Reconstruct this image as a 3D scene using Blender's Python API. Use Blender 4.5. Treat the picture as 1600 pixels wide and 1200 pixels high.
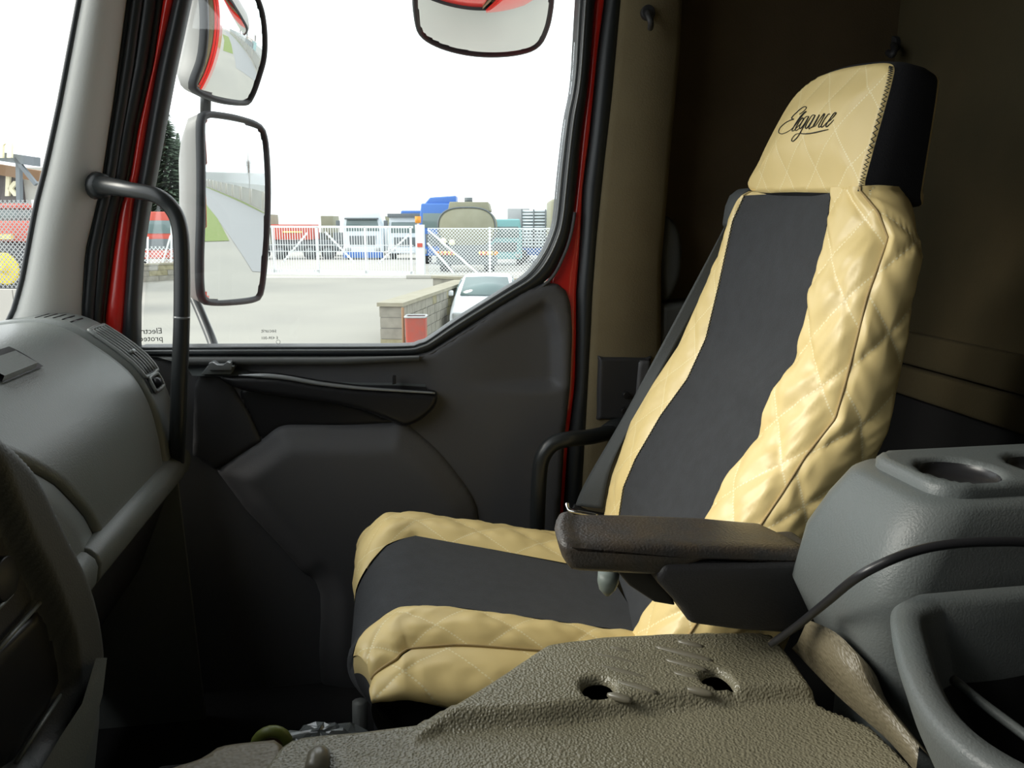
import bpy, bmesh, random
import numpy as np
from math import sin, cos, tan, radians, pi, sqrt, atan2
from mathutils import Vector
random.seed(7); rng = np.random.default_rng(7)
for o in list(bpy.data.objects): bpy.data.objects.remove(o)
SC = bpy.context.scene; COL = SC.collection

# ------------------------------------------------------------------ camera, sky, exposure
F = 1200.0; TH = radians(9.0); PT = radians(11.8); K = 1.2; EYE = 1.2     # cab floor is z=0, eye 1.2 m above it
CAM = np.array([0.0, 0.0, EYE]); GROUND = -2.35                            # yard level relative to the eye
cd = bpy.data.cameras.new('camera'); cam = bpy.data.objects.new('camera', cd); COL.objects.link(cam)
cd.sensor_fit = 'HORIZONTAL'; cd.sensor_width = 36; cd.lens = F / 1600 * 36; cd.clip_start = 0.01; cd.clip_end = 600
cam.location = CAM; cam.rotation_euler = (pi / 2 - PT, 0, -TH); SC.camera = cam
SC.view_settings.view_transform = 'Standard'; SC.view_settings.look = 'None'
SC.view_settings.gamma = 1.0; SC.view_settings.use_curve_mapping = False; SC.view_settings.exposure = 0.0
w = bpy.data.worlds.new('sky'); SC.world = w; w.use_nodes = True
bg = w.node_tree.nodes['Background']; bg.inputs[0].default_value = (0.93, 0.975, 1.0, 1); bg.inputs[1].default_value = 2.3
SC.cycles.max_bounces = 10; SC.cycles.diffuse_bounces = 5; SC.cycles.transparent_max_bounces = 12
sun_d = bpy.data.lights.new('sun', 'SUN'); sun_d.energy = 3.0; sun_d.angle = radians(25); sun_d.color = (1.0, 0.95, 0.85)
sun = bpy.data.objects.new('sun', sun_d); COL.objects.link(sun)
sun.rotation_euler = Vector((1.0, -0.12, -0.60)).to_track_quat('-Z', 'Y').to_euler(); sun.location = (-5, -2, 6)
def portal(name, loc, size, direction):
    d = bpy.data.lights.new(name, 'AREA'); d.shape = 'RECTANGLE'; d.size, d.size_y = size; d.cycles.is_portal = True
    o = bpy.data.objects.new(name, d); COL.objects.link(o); o.location = loc
    o.rotation_euler = Vector(direction).to_track_quat('-Z', 'Y').to_euler()
portal('windscreen_portal', (-1.02, 0.75, 1.5), (2.3, 1.4), (1, 0, -0.3))
portal('side_portal', (-0.05, 2.02, 1.45), (1.2, 1.2), (0, -1, 0))

# ------------------------------------------------------------------ pixel rays and planes (cab units: eye at origin)
def basis(th):
    f = np.array([sin(th) * cos(PT), cos(th) * cos(PT), -sin(PT)]); r = np.array([cos(th), -sin(th), 0.0])
    return f, r, np.array([sin(th) * sin(PT), cos(th) * sin(PT), cos(PT)])
BC = basis(TH); BE = basis(0.0)
def ray(u, v, B=BC): return B[0] + (u - 800) / F * B[1] - (v - 600) / F * B[2]
def aY(u, v, Y): d = ray(u, v); return d * (Y / d[1])
def aX(u, v, X): d = ray(u, v); return d * (X / d[0])
def aZ(u, v, Z): d = ray(u, v); return d * (Z / d[2])
def eD(u, v, D): d = ray(u, v, BE); return d * (D / d[1])                   # outdoors: x right, y away, z up from the eye
EX = np.array([cos(TH), -sin(TH), 0.0]); EY = np.array([sin(TH), cos(TH), 0.0])
def e2w(x, y, z): return CAM + EX * x + EY * y + np.array([0, 0, z])
class Frame:
    def __init__(s, o, U, V, sp='int'):
        s.o = np.array(o, float); s.U = np.array(U, float); s.V = np.array(V, float)
        s.U /= np.linalg.norm(s.U); s.V /= np.linalg.norm(s.V); s.N = np.cross(s.U, s.V); s.sp = sp
    def px(s, u, v):
        d = ray(u, v); t = s.o.dot(s.N) / d.dot(s.N); p = d * t - s.o
        return (p.dot(s.U), p.dot(s.V))
    def pts(s, L): return [s.px(*q) for q in L]
    def at(s, u, v, w=0.0):
        u, v, w = np.broadcast_arrays(np.asarray(u, float), np.asarray(v, float), np.asarray(w, float))
        return s.o + u[..., None] * s.U + v[..., None] * s.V + w[..., None] * s.N
def FY(Y): return Frame((0, Y, 0), (1, 0, 0), (0, 0, 1))
def FXr(X): return Frame((X, 0, 0), (0, 1, 0), (0, 0, 1))       # faces the rear
def FXf(X): return Frame((X, 0, 0), (0, -1, 0), (0, 0, 1))      # faces the front
def FZ(Z): return Frame((0, 0, Z), (1, 0, 0), (0, 1, 0))

# ------------------------------------------------------------------ materials
MATS = {}
def mat(name, col, rough=0.6, metal=0.0, spec=0.5, bump=None, vary=None, coat=0.0, sheen=0.0, alpha=None):
    m = bpy.data.materials.new(name); m.use_nodes = True; nt = m.node_tree; b = nt.nodes['Principled BSDF']
    b.inputs['Base Color'].default_value = (*col, 1); b.inputs['Roughness'].default_value = rough
    b.inputs['Metallic'].default_value = metal; b.inputs['Specular IOR Level'].default_value = spec
    b.inputs['Coat Weight'].default_value = coat; b.inputs['Sheen Weight'].default_value = sheen
    tc = nt.nodes.new('ShaderNodeTexCoord')
    if vary:
        sc_, amt, col2 = vary
        n = nt.nodes.new('ShaderNodeTexNoise'); n.inputs['Scale'].default_value = sc_; n.inputs['Detail'].default_value = 6
        r = nt.nodes.new('ShaderNodeValToRGB'); r.color_ramp.elements[0].position = 0.5 - amt; r.color_ramp.elements[1].position = 0.5 + amt
        mx = nt.nodes.new('ShaderNodeMix'); mx.data_type = 'RGBA'
        mx.inputs[6].default_value = (*col, 1); mx.inputs[7].default_value = (*col2, 1)
        nt.links.new(tc.outputs['Object'], n.inputs['Vector']); nt.links.new(n.outputs['Fac'], r.inputs['Fac'])
        nt.links.new(r.outputs['Color'], mx.inputs[0]); nt.links.new(mx.outputs[2], b.inputs['Base Color'])
    if bump:
        kind, sc_, st = bump
        if kind == 'vor':
            n = nt.nodes.new('ShaderNodeTexVoronoi'); n.inputs['Scale'].default_value = sc_; out = n.outputs['Distance']
            n.feature = 'SMOOTH_F1'
        else:
            n = nt.nodes.new('ShaderNodeTexNoise'); n.inputs['Scale'].default_value = sc_; n.inputs['Detail'].default_value = 3; out = n.outputs['Fac']
        bp = nt.nodes.new('ShaderNodeBump'); bp.inputs['Strength'].default_value = st; bp.inputs['Distance'].default_value = 0.002
        nt.links.new(tc.outputs['Object'], n.inputs['Vector']); nt.links.new(out, bp.inputs['Height']); nt.links.new(bp.outputs['Normal'], b.inputs['Normal'])
    MATS[name] = m; return m
def glassmat(name, fac=0.06, tint=(1, 1, 1)):
    m = bpy.data.materials.new(name); m.use_nodes = True; nt = m.node_tree; nt.nodes.clear()
    o = nt.nodes.new('ShaderNodeOutputMaterial'); mx = nt.nodes.new('ShaderNodeMixShader'); mx.inputs[0].default_value = fac
    t = nt.nodes.new('ShaderNodeBsdfTransparent'); t.inputs[0].default_value = (*tint, 1)
    g = nt.nodes.new('ShaderNodeBsdfGlossy'); g.inputs['Roughness'].default_value = 0.02
    nt.links.new(t.outputs[0], mx.inputs[1]); nt.links.new(g.outputs[0], mx.inputs[2]); nt.links.new(mx.outputs[0], o.inputs[0])
    MATS[name] = m; return m
def quiltmat(name, col, thread):
    m = mat(name, col, 0.38, spec=0.45, bump=('noise', 28, 0.25)); nt = m.node_tree; b = nt.nodes['Principled BSDF']
    uv = nt.nodes.new('ShaderNodeUVMap'); uv.uv_map = 'quilt'; sp = nt.nodes.new('ShaderNodeSeparateXYZ'); nt.links.new(uv.outputs[0], sp.inputs[0])
    def M(op, a, b_=None, c=None):
        n = nt.nodes.new('ShaderNodeMath'); n.operation = op
        for i, x in enumerate((a, b_, c)):
            if x is None: continue
            if isinstance(x, (int, float)): n.inputs[i].default_value = x
            else: nt.links.new(x, n.inputs[i])
        return n.outputs[0]
    masks = []
    for i, j in ((0, 1), (1, 0)):
        d = M('ABSOLUTE', M('SUBTRACT', M('FRACT', M('ADD', sp.outputs[i], 0.5)), 0.5))
        line = M('LESS_THAN', d, 0.016)
        dash = M('GREATER_THAN', M('FRACT', M('MULTIPLY', sp.outputs[j], 15.0)), 0.38)
        masks.append(M('MULTIPLY', line, dash))
    k = M('MAXIMUM', *masks)
    mx = nt.nodes.new('ShaderNodeMix'); mx.data_type = 'RGBA'; mx.inputs[6].default_value = (*col, 1); mx.inputs[7].default_value = (*thread, 1)
    nt.links.new(k, mx.inputs[0]); nt.links.new(mx.outputs[2], b.inputs['Base Color'])
    return m
mat('cab_plastic', (0.110, 0.110, 0.116), 0.55, bump=('noise', 420, 0.25))
mat('cab_plastic_dark', (0.040, 0.040, 0.043), 0.5, bump=('noise', 420, 0.25))
mat('dash_plastic', (0.175, 0.195, 0.185), 0.38, spec=0.5, bump=('noise', 330, 0.22), vary=(3.5, 0.22, (0.205, 0.215, 0.205)))
mat('stack_plastic', (0.085, 0.088, 0.083), 0.5, bump=('noise', 330, 0.25))
mat('console_plastic', (0.115, 0.132, 0.132), 0.45, bump=('noise', 380, 0.3), vary=(9, 0.25, (0.120, 0.128, 0.125)))
mat('black_plastic', (0.018, 0.018, 0.020), 0.35)
mat('handle_black', (0.022, 0.025, 0.026), 0.33)
mat('rubber', (0.020, 0.024, 0.027), 0.42, spec=0.6)
mat('pale_gloss', (0.16, 0.17, 0.17), 0.25, spec=0.8)
mat('silver_highlight', (0.42, 0.44, 0.45), 0.3, metal=0.5)
mat('chrome', (0.8, 0.8, 0.8), 0.12, metal=1.0)
mat('red_paint', (0.70, 0.022, 0.014), 0.28, coat=0.6)
mat('pillar_trim', (0.56, 0.56, 0.53), 0.6, bump=('noise', 220, 0.15))
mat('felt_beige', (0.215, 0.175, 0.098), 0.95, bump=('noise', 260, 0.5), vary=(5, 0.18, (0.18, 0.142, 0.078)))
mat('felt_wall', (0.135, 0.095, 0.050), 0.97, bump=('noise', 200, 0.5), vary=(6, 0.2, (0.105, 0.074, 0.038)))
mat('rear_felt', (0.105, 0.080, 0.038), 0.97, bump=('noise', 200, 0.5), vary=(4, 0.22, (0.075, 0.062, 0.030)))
mat('roof_felt', (0.20, 0.18, 0.14), 0.95)
mat('carpet', (0.012, 0.012, 0.013), 0.95)
mat('black_fabric', (0.017, 0.0185, 0.022), 0.8, sheen=0.08, bump=('noise', 520, 0.5), vary=(40, 0.25, (0.026, 0.029, 0.034)))
mat('headrest_black', (0.010, 0.010, 0.013), 0.9, bump=('noise', 500, 0.4))
mat('belt_web', (0.050, 0.056, 0.058), 0.65, bump=('noise', 600, 0.5))
quiltmat('cream_leather', (0.82, 0.640, 0.290), (0.93, 0.80, 0.48))
mat('cream_plain', (0.82, 0.65, 0.31), 0.42, bump=('noise', 24, 0.35))
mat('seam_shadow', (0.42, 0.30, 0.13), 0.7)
mat('armrest_vinyl', (0.050, 0.046, 0.044), 0.40, bump=('noise', 260, 0.7), vary=(30, 0.12, (0.066, 0.052, 0.040)))
mat('armrest_shell', (0.035, 0.034, 0.036), 0.5, bump=('noise', 400, 0.4))
mat('mat_vinyl', (0.235, 0.215, 0.150), 0.34, spec=0.7, bump=('vor', 330, 0.9), vary=(7, 0.25, (0.195, 0.178, 0.120)))
mat('mat_worn', (0.16, 0.135, 0.085), 0.45, spec=0.6, bump=('vor', 190, 0.8))
mat('rib_smooth', (0.17, 0.155, 0.115), 0.3, spec=0.7)
mat('rust', (0.07, 0.03, 0.008), 0.8)
mat('thread_ink', (0.010, 0.012, 0.014), 0.6)
mat('thread_cream', (0.90, 0.80, 0.52), 0.7)
mat('mirror_silver', (0.90, 0.92, 0.93), 0.015, metal=1.0)
mat('mirror_shell', (0.30, 0.30, 0.29), 0.5)
mat('mirror_rim', (0.035, 0.04, 0.045), 0.4)
mat('print_grey', (0.20, 0.21, 0.20), 0.7)
glassmat('pane', 0.05, (0.97, 0.985, 0.98))
# outdoors; vehicle colours raised so the glare haze is painted in
mat('asphalt', (0.335, 0.325, 0.285), 0.9, vary=(0.35, 0.25, (0.285, 0.278, 0.25)))
mat('gravel', (0.46, 0.45, 0.41), 0.95, vary=(1.2, 0.3, (0.40, 0.39, 0.36)))
mat('road_grey', (0.27, 0.275, 0.275), 0.9)
mat('grass', (0.14, 0.22, 0.05), 0.95, vary=(6, 0.3, (0.22, 0.24, 0.10)))
mat('dirt', (0.21, 0.20, 0.13), 0.95, vary=(5, 0.3, (0.15, 0.17, 0.07)))
mat('block', (0.36, 0.345, 0.29), 0.95, vary=(5, 0.3, (0.22, 0.21, 0.18)))
mat('block_moss', (0.42, 0.39, 0.26), 0.95, vary=(6, 0.3, (0.20, 0.18, 0.10)))
mat('mortar', (0.16, 0.155, 0.14), 0.95)
mat('cap_stone', (0.36, 0.34, 0.27), 0.9, vary=(4, 0.3, (0.28, 0.26, 0.19)))
mat('white_steel', (0.80, 0.83, 0.84), 0.5)
mat('car_white', (0.78, 0.82, 0.85), 0.25, coat=0.5)
mat('car_glass', (0.13, 0.19, 0.19), 0.1, spec=0.8)
mat('tyre', (0.05, 0.055, 0.06), 0.8)
mat('truck_dark', (0.14, 0.16, 0.17), 0.7)
mat('truck_red', (0.55, 0.09, 0.06), 0.5)
mat('truck_blue', (0.06, 0.17, 0.50), 0.4)
mat('truck_cyan', (0.24, 0.50, 0.52), 0.5)
mat('truck_white', (0.70, 0.76, 0.80), 0.4)
mat('khaki', (0.30, 0.30, 0.22), 0.6, vary=(1.5, 0.3, (0.24, 0.235, 0.16)))
mat('box_grey', (0.40, 0.42, 0.42), 0.6)
mat('hazard', (0.85, 0.72, 0.22), 0.5)
mat('yellow', (0.80, 0.62, 0.04), 0.5)
mat('orange', (0.75, 0.30, 0.04), 0.6)
mat('brown_wood', (0.26, 0.16, 0.09), 0.8)
mat('grey_wall', (0.55, 0.56, 0.52), 0.9)
mat('sign_dark', (0.10, 0.09, 0.09), 0.7)
mat('steel_beam', (0.16, 0.19, 0.21), 0.6)
mat('sign_white', (0.9, 0.86, 0.62), 0.6)
mat('foliage', (0.13, 0.18, 0.12), 0.9, vary=(2, 0.3, (0.08, 0.13, 0.08)))  # lightened, with the distance haze mixed into the green
mat('bare_twigs', (0.42, 0.38, 0.34), 0.9)
mat('bark', (0.16, 0.12, 0.09), 0.9)
mat('bin_red', (0.42, 0.07, 0.045), 0.6, vary=(9, 0.2, (0.30, 0.09, 0.07)))
mat('wrap', (0.12, 0.13, 0.13), 0.1, spec=0.9)
mat('tape_green', (0.13, 0.15, 0.03), 0.4)
mat('lever_grey', (0.16, 0.19, 0.175), 0.5)

# ------------------------------------------------------------------ mesh helpers
ORG = {}
def thing(name, label, cat, loc, group=None, rot=0.0, kind=None):
    o = bpy.data.objects.new(name, None); COL.objects.link(o); o.empty_display_size = 0.05
    o.location = loc; o.rotation_euler = (0, 0, rot); tag(o, label, cat, group, kind); ORG[o.name] = np.array(loc, float); return o
def ithing(name, label, cat, p, group=None, kind=None): return thing(name, label, cat, tuple(CAM + K * np.array(p, float)), group, kind=kind)
def ething(name, label, cat, x, y, z, group=None, rot=0.0, kind=None): return thing(name, label, cat, tuple(e2w(x, y, z)), group, -TH + rot, kind)
def tag(o, label=None, cat=None, group=None, kind=None):
    if label: o['label'] = label
    if cat: o['category'] = cat
    if group: o['group'] = group
    if kind: o['kind'] = kind
    return o
def mk(name, V, Fc, m, parent=None, sp='int', smooth=True, bevel=None, uv=None, sub=0, solid=None, label=None, kind=None, mats=None, fm=None):
    V = np.array(V, float).reshape(-1, 3)
    if sp == 'int': V = CAM + K * V
    elif sp == 'ext': V = CAM + V[:, :1] * EX + V[:, 1:2] * EY + V[:, 2:] * np.array([0, 0, 1.0])
    me = bpy.data.meshes.new(name); o = bpy.data.objects.new(name, me)
    if sp != 'loc':
        if parent is None:
            org = np.array([(V[:, 0].min() + V[:, 0].max()) / 2, (V[:, 1].min() + V[:, 1].max()) / 2, V[:, 2].min()]); o.location = org
        else: org = ORG[parent.name]
        V = V - org
    else: org = np.zeros(3)
    me.from_pydata([tuple(v) for v in V], [], [tuple(int(i) for i in f) for f in Fc])
    if mats: [me.materials.append(MATS[x]) for x in mats]
    else: me.materials.append(MATS[m])
    if fm is not None: me.polygons.foreach_set('material_index', list(fm))
    if smooth: me.shade_smooth()
    if uv is not None:
        l = me.uv_layers.new(name='quilt'); idx = np.zeros(len(me.loops), int); me.loops.foreach_get('vertex_index', idx)
        l.data.foreach_set('uv', np.asarray(uv)[idx].ravel())
    me.update(); COL.objects.link(o)
    if parent is not None: o.parent = parent; ORG[o.name] = ORG[parent.name] if sp != 'loc' else org
    else: ORG[o.name] = org
    if solid:
        s = o.modifiers.new('s', 'SOLIDIFY'); s.thickness = solid; s.offset = 0
    if bevel:
        b = o.modifiers.new('b', 'BEVEL'); b.width = bevel; b.segments = 3; b.limit_method = 'ANGLE'; b.angle_limit = radians(35); b.harden_normals = False
    if sub: s = o.modifiers.new('u', 'SUBSURF'); s.levels = s.render_levels = sub
    if smooth and bevel:
        try: me.shade_smooth_by_angle(angle=radians(50)) if hasattr(me, 'shade_smooth_by_angle') else None
        except Exception: pass
    if label: o['label'] = label
    if kind: o['kind'] = kind
    return o
def box(c, s):
    c = np.array(c); s = np.array(s) / 2.0
    V = [c + s * np.array(q) for q in ((-1,-1,-1),(1,-1,-1),(1,1,-1),(-1,1,-1),(-1,-1,1),(1,-1,1),(1,1,1),(-1,1,1))]
    return V, [(0,3,2,1),(4,5,6,7),(0,1,5,4),(1,2,6,5),(2,3,7,6),(3,0,4,7)]
def join(*parts):
    V, Fc = [], []
    for v, f in parts:
        n = len(V); V += [np.array(x) for x in v]; Fc += [tuple(i + n for i in q) for q in f]
    return V, Fc
def bx(x0, x1, y0, y1, z0, z1): return box(((x0+x1)/2, (y0+y1)/2, (z0+z1)/2), (abs(x1-x0), abs(y1-y0), abs(z1-z0)))
def catmull(P, n=8, closed=False):
    P = np.array(P, float); m = len(P); out = []
    for i in range(m if closed else m - 1):
        if closed: a, b, c, d = P[(i-1) % m], P[i], P[(i+1) % m], P[(i+2) % m]
        else: a, b, c, d = P[max(i-1, 0)], P[i], P[i+1], P[min(i+2, m-1)]
        for k in range(n):
            t = k / n
            out.append(0.5 * ((2*b) + (-a+c)*t + (2*a-5*b+4*c-d)*t*t + (-a+3*b-3*c+d)*t**3))
    if not closed: out.append(P[-1])
    return np.array(out)
def grid(G, closed_u=False, closed_v=False):
    G = np.array(G); n, m = G.shape[:2]; Fc = []
    for i in range(n if closed_u else n - 1):
        for j in range(m if closed_v else m - 1):
            a = i*m + j; b = i*m + (j+1) % m; c = ((i+1) % n)*m + (j+1) % m; d = ((i+1) % n)*m + j
            Fc.append((a, b, c, d))
    return G.reshape(-1, 3), Fc
def tube(P, r, n=12, caps=True, flat=None):
    P = np.array(P, float); m = len(P); R = np.full(m, r) if np.isscalar(r) else np.array(r); G = []
    T = np.gradient(P, axis=0); T /= np.linalg.norm(T, axis=1)[:, None]
    up = np.array([0, 0, 1.0]) if abs(T[0][2]) < 0.9 else np.array([1.0, 0, 0])
    a = np.cross(T[0], up); a /= np.linalg.norm(a)
    for i in range(m):
        a = a - T[i] * a.dot(T[i]); a /= np.linalg.norm(a); b = np.cross(T[i], a)
        G.append([P[i] + R[i] * (cos(2*pi*k/n) * a + sin(2*pi*k/n) * b) for k in range(n)])
    V, Fc = grid(G, closed_v=True); V = list(V)
    if caps:
        V += [P[0], P[-1]]; i0, i1 = len(V) - 2, len(V) - 1
        Fc += [(i0, (k+1) % n, k) for k in range(n)] + [(i1, (m-1)*n + k, (m-1)*n + (k+1) % n) for k in range(n)]
    return V, Fc
def prism(poly, fr, w0, w1):
    P = np.array(poly, float); n = len(P)
    A = fr.at(P[:, 0], P[:, 1], np.full(n, w0)); B = fr.at(P[:, 0], P[:, 1], np.full(n, w1))
    ar = sum(P[i][0]*P[(i+1) % n][1] - P[(i+1) % n][0]*P[i][1] for i in range(n))
    Fc = [tuple(range(n, 2*n)), tuple(range(n-1, -1, -1))] + [(i, (i+1) % n, n + (i+1) % n, n + i) for i in range(n)]
    if ar * (w1 - w0) < 0: Fc = [tuple(reversed(f)) for f in Fc]
    return list(A) + list(B), Fc
def cyl(c, r, h, axis=2, n=20, r2=None):
    c = np.array(c, float); r2 = r if r2 is None else r2; ax = [(1,2,0),(2,0,1),(0,1,2)][axis]
    V = []
    for hh, rr in ((-h/2, r), (h/2, r2)):
        for k in range(n):
            p = np.zeros(3); p[ax[0]] = rr*cos(2*pi*k/n); p[ax[1]] = rr*sin(2*pi*k/n); p[ax[2]] = hh; V.append(c + p)
    return V, [tuple(range(n-1, -1, -1)), tuple(range(n, 2*n))] + [(k, (k+1) % n, n + (k+1) % n, n + k) for k in range(n)]
def seg_near(P, poly):
    """distance from points to closed polygon, nearest point, inside mask"""
    P = np.asarray(P, float); Q = np.asarray(poly, float); best = np.full(len(P), 1e9); near = P.copy(); ins = np.zeros(len(P), bool)
    for i in range(len(Q)):
        a, b = Q[i], Q[(i+1) % len(Q)]; ab = b - a; t = np.clip(((P - a) @ ab) / (ab @ ab + 1e-15), 0, 1); q = a + t[:, None] * ab
        d = np.linalg.norm(P - q, axis=1); k = d < best; best[k] = d[k]; near[k] = q[k]
        c = ((a[1] > P[:, 1]) != (b[1] > P[:, 1])); 
        with np.errstate(divide='ignore', invalid='ignore'):
            x = (b[0]-a[0]) * (P[:, 1]-a[1]) / (b[1]-a[1] + 1e-15) + a[0]
        ins ^= c & (P[:, 0] < x)
    return best, near, ins
def sdf(u, v, poly):
    P = np.stack([np.ravel(u), np.ravel(v)], 1); d, _, ins = seg_near(P, poly); return np.where(ins, d, -d).reshape(np.shape(u))
def sstep(x): x = np.clip(x, 0, 1); return x*x*(3 - 2*x)
def relief(name, poly, fr, m, parent=None, h=None, res=0.008, edge=0.006, depth=0.02, holes=(), closed_back=False, uvf=None, **kw):
    poly = np.array(poly, float); lo = poly.min(0); hi = poly.max(0)
    nu, nv = [max(3, int((hi[i] - lo[i]) / res) + 1) for i in (0, 1)]
    us = np.linspace(lo[0], hi[0], nu); vs = np.linspace(lo[1], hi[1], nv)
    cu, cv = np.meshgrid((us[:-1]+us[1:])/2, (vs[:-1]+vs[1:])/2, indexing='ij')
    C = np.stack([cu.ravel(), cv.ravel()], 1); ok = seg_near(C, poly)[2]
    for hp in holes: ok &= ~seg_near(C, hp)[2]
    ok = ok.reshape(cu.shape); ids = -np.ones((nu, nv), int); cnt = np.zeros((nu, nv), int)
    I, J = np.nonzero(ok)
    for di in (0, 1):
        for dj in (0, 1): np.add.at(cnt, (I + di, J + dj), 1)
    sel = cnt > 0; ids[sel] = np.arange(sel.sum()); gu, gv = np.meshgrid(us, vs, indexing='ij')
    P = np.stack([gu[sel], gv[sel]], 1); bd = cnt[sel] < 4
    dist, near, _ = seg_near(P, poly)
    for hp in holes:
        d2, n2, _ = seg_near(P, hp); k = d2 < dist; dist[k] = d2[k]; near[k] = n2[k]
    P[bd] = near[bd]; dist[bd] = 0
    W = np.zeros(len(P)) if h is None else h(P[:, 0], P[:, 1])
    if edge: x = np.clip(dist / edge, 0, 1); W = W - edge * (1 - np.sqrt(1 - (1 - x)**2 + 1e-12))
    V = list(fr.at(P[:, 0], P[:, 1], W)); Fc = [(ids[i, j], ids[i+1, j], ids[i+1, j+1], ids[i, j+1]) for i, j in zip(I, J)]
    ec = {}
    for f in Fc:
        for k in range(4): e = (f[k], f[(k+1) % 4]); ec[e] = 1
    be = [e for e in ec if (e[1], e[0]) not in ec]
    if depth:
        mp = {}
        for a, b in be:
            for q in (a, b):
                if q not in mp: mp[q] = len(V); V.append(V[q] - fr.N * depth)
        Fc += [(b, a, mp[a], mp[b]) for a, b in be]
    uv = None
    if uvf is not None:
        uu, vv = uvf(P[:, 0], P[:, 1]); uv = np.zeros((len(V), 2)); uv[:len(P), 0] = uu; uv[:len(P), 1] = vv
    return mk(name, V, Fc, m, parent, fr.sp, uv=uv, **kw)
def qh(a, b, A=0.006):
    """height of quilted padding for diamond coordinates a, b"""
    f = lambda x: np.abs(np.sin(pi * x))
    return A * (np.minimum(f(a), f(b)) ** 0.55 * 0.75 + 0.25 * (f(a) * f(b)) ** 0.5)
def normals(G):
    du = np.gradient(G, axis=0); dv = np.gradient(G, axis=1); n = np.cross(du, dv); return n / (np.linalg.norm(n, axis=2)[..., None] + 1e-12)
def patch(name, G, m, parent, quilt=None, flip=False, puff=0.0, **kw):
    """smooth surface patch with optional quilting; quilt=(pitch_u, pitch_v, amp, off)"""
    G = np.array(G, float); N = normals(G); N = -N if flip else N; n, mm = G.shape[:2]; uv = None
    lu = np.cumsum(np.r_[0, np.linalg.norm(np.diff(G[:, mm//2], axis=0), axis=1)])
    lv = np.cumsum(np.concatenate([np.zeros((n, 1)), np.linalg.norm(np.diff(G, axis=1), axis=2)], 1), axis=1)
    U = np.repeat(lu[:, None], mm, 1); Vv = lv
    ey = np.minimum(np.linspace(0, 1, mm), 1 - np.linspace(0, 1, mm)) * 2
    H = puff * np.sqrt(np.clip(ey, 0, 1))[None, :] * np.ones((n, 1))
    if quilt:
        pu, pv, A, off = quilt; a = U/pu + Vv/pv + off; b = U/pu - Vv/pv + off * 0.5
        fade = np.clip(ey * mm / 8, 0, 1)[None, :]
        H = H + qh(a, b, A) * fade
        wr = 0.0008 * np.sin(U*62 + 4*np.sin(Vv*38 + U*9)) * np.sin(Vv*47 + U*24) + 0.0006*np.sin(U*170 + 9*np.sin(Vv*40))
        H = H + wr * fade
        uv = np.stack([a.ravel(), b.ravel()], 1)
    G2 = G + N * H[..., None]; V, Fc = grid(G2)
    if flip is False: pass
    return mk(name, V, Fc if not flip else [tuple(reversed(f)) for f in Fc], m, parent, uv=uv, **kw)
def st(o): o['kind'] = 'structure'; return o
def spline(L, n=6, closed=False): return [tuple(p) for p in catmull(L, n, closed)]
def ring_round(cx, cy, hx, hy, r, n=6):
    out = []
    for sx, sy, a0 in ((1, 1, 0), (-1, 1, 90), (-1, -1, 180), (1, -1, 270)):
        for k in range(n + 1):
            a = radians(a0 + 90 * k / n); out.append((cx + sx*(hx-r) + r*cos(a), cy + sy*(hy-r) + r*sin(a)))
    return out

# ================================================================== CAB SHELL
st(mk('floor', *bx(-1.05, 1.2, -0.5, 1.75, -1.03, -1.0), 'carpet', smooth=False))
st(mk('ceiling', *bx(-0.62, 1.2, -0.5, 1.78, 0.80, 0.84), 'roof_felt', smooth=False))
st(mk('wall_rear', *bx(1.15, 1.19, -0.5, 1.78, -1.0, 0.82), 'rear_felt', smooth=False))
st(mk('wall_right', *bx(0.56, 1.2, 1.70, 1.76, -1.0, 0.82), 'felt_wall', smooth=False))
st(mk('wall_front', *bx(-1.0, -0.93, -0.5, 1.75, -1.0, -0.30), 'carpet', smooth=False))
st(mk('wall_left', *bx(-1.0, 1.2, -0.50, -0.46, -1.0, 0.82), 'cab_plastic', smooth=False))  # unseen driver side; its window is left out to cut the light
st(mk('wall_kick', *bx(-1.0, -0.40, 1.64, 1.70, -1.0, -0.25), 'cab_plastic_dark', smooth=False))
# rear padding strips under the rear wall felt
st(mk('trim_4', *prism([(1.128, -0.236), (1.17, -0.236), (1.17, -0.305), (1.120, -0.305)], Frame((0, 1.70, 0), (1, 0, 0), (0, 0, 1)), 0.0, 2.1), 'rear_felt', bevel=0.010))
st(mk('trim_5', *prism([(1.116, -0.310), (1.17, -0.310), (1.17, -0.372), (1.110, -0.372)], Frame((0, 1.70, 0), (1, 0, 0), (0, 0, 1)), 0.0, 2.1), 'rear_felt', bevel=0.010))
st(mk('trim_6', *bx(1.13, 1.149, -0.45, 1.70, -1.0, -0.376), 'carpet', smooth=False))
# windscreen glass, curved
zs = np.linspace(-0.32, 0.86, 10); ys = np.linspace(-0.46, 1.50, 15)
G = [[(-0.655 + 0.31*z - 0.10*(1 - ((y-0.52)/0.98)**2), y, z) for y in ys] for z in zs]
o = st(mk('window_2', *grid(G), 'pane'))
# windscreen header
st(mk('trim_7', *bx(-0.60, -0.36, -0.5, 1.76, 0.74, 0.86), 'roof_felt', bevel=0.03))

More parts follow.
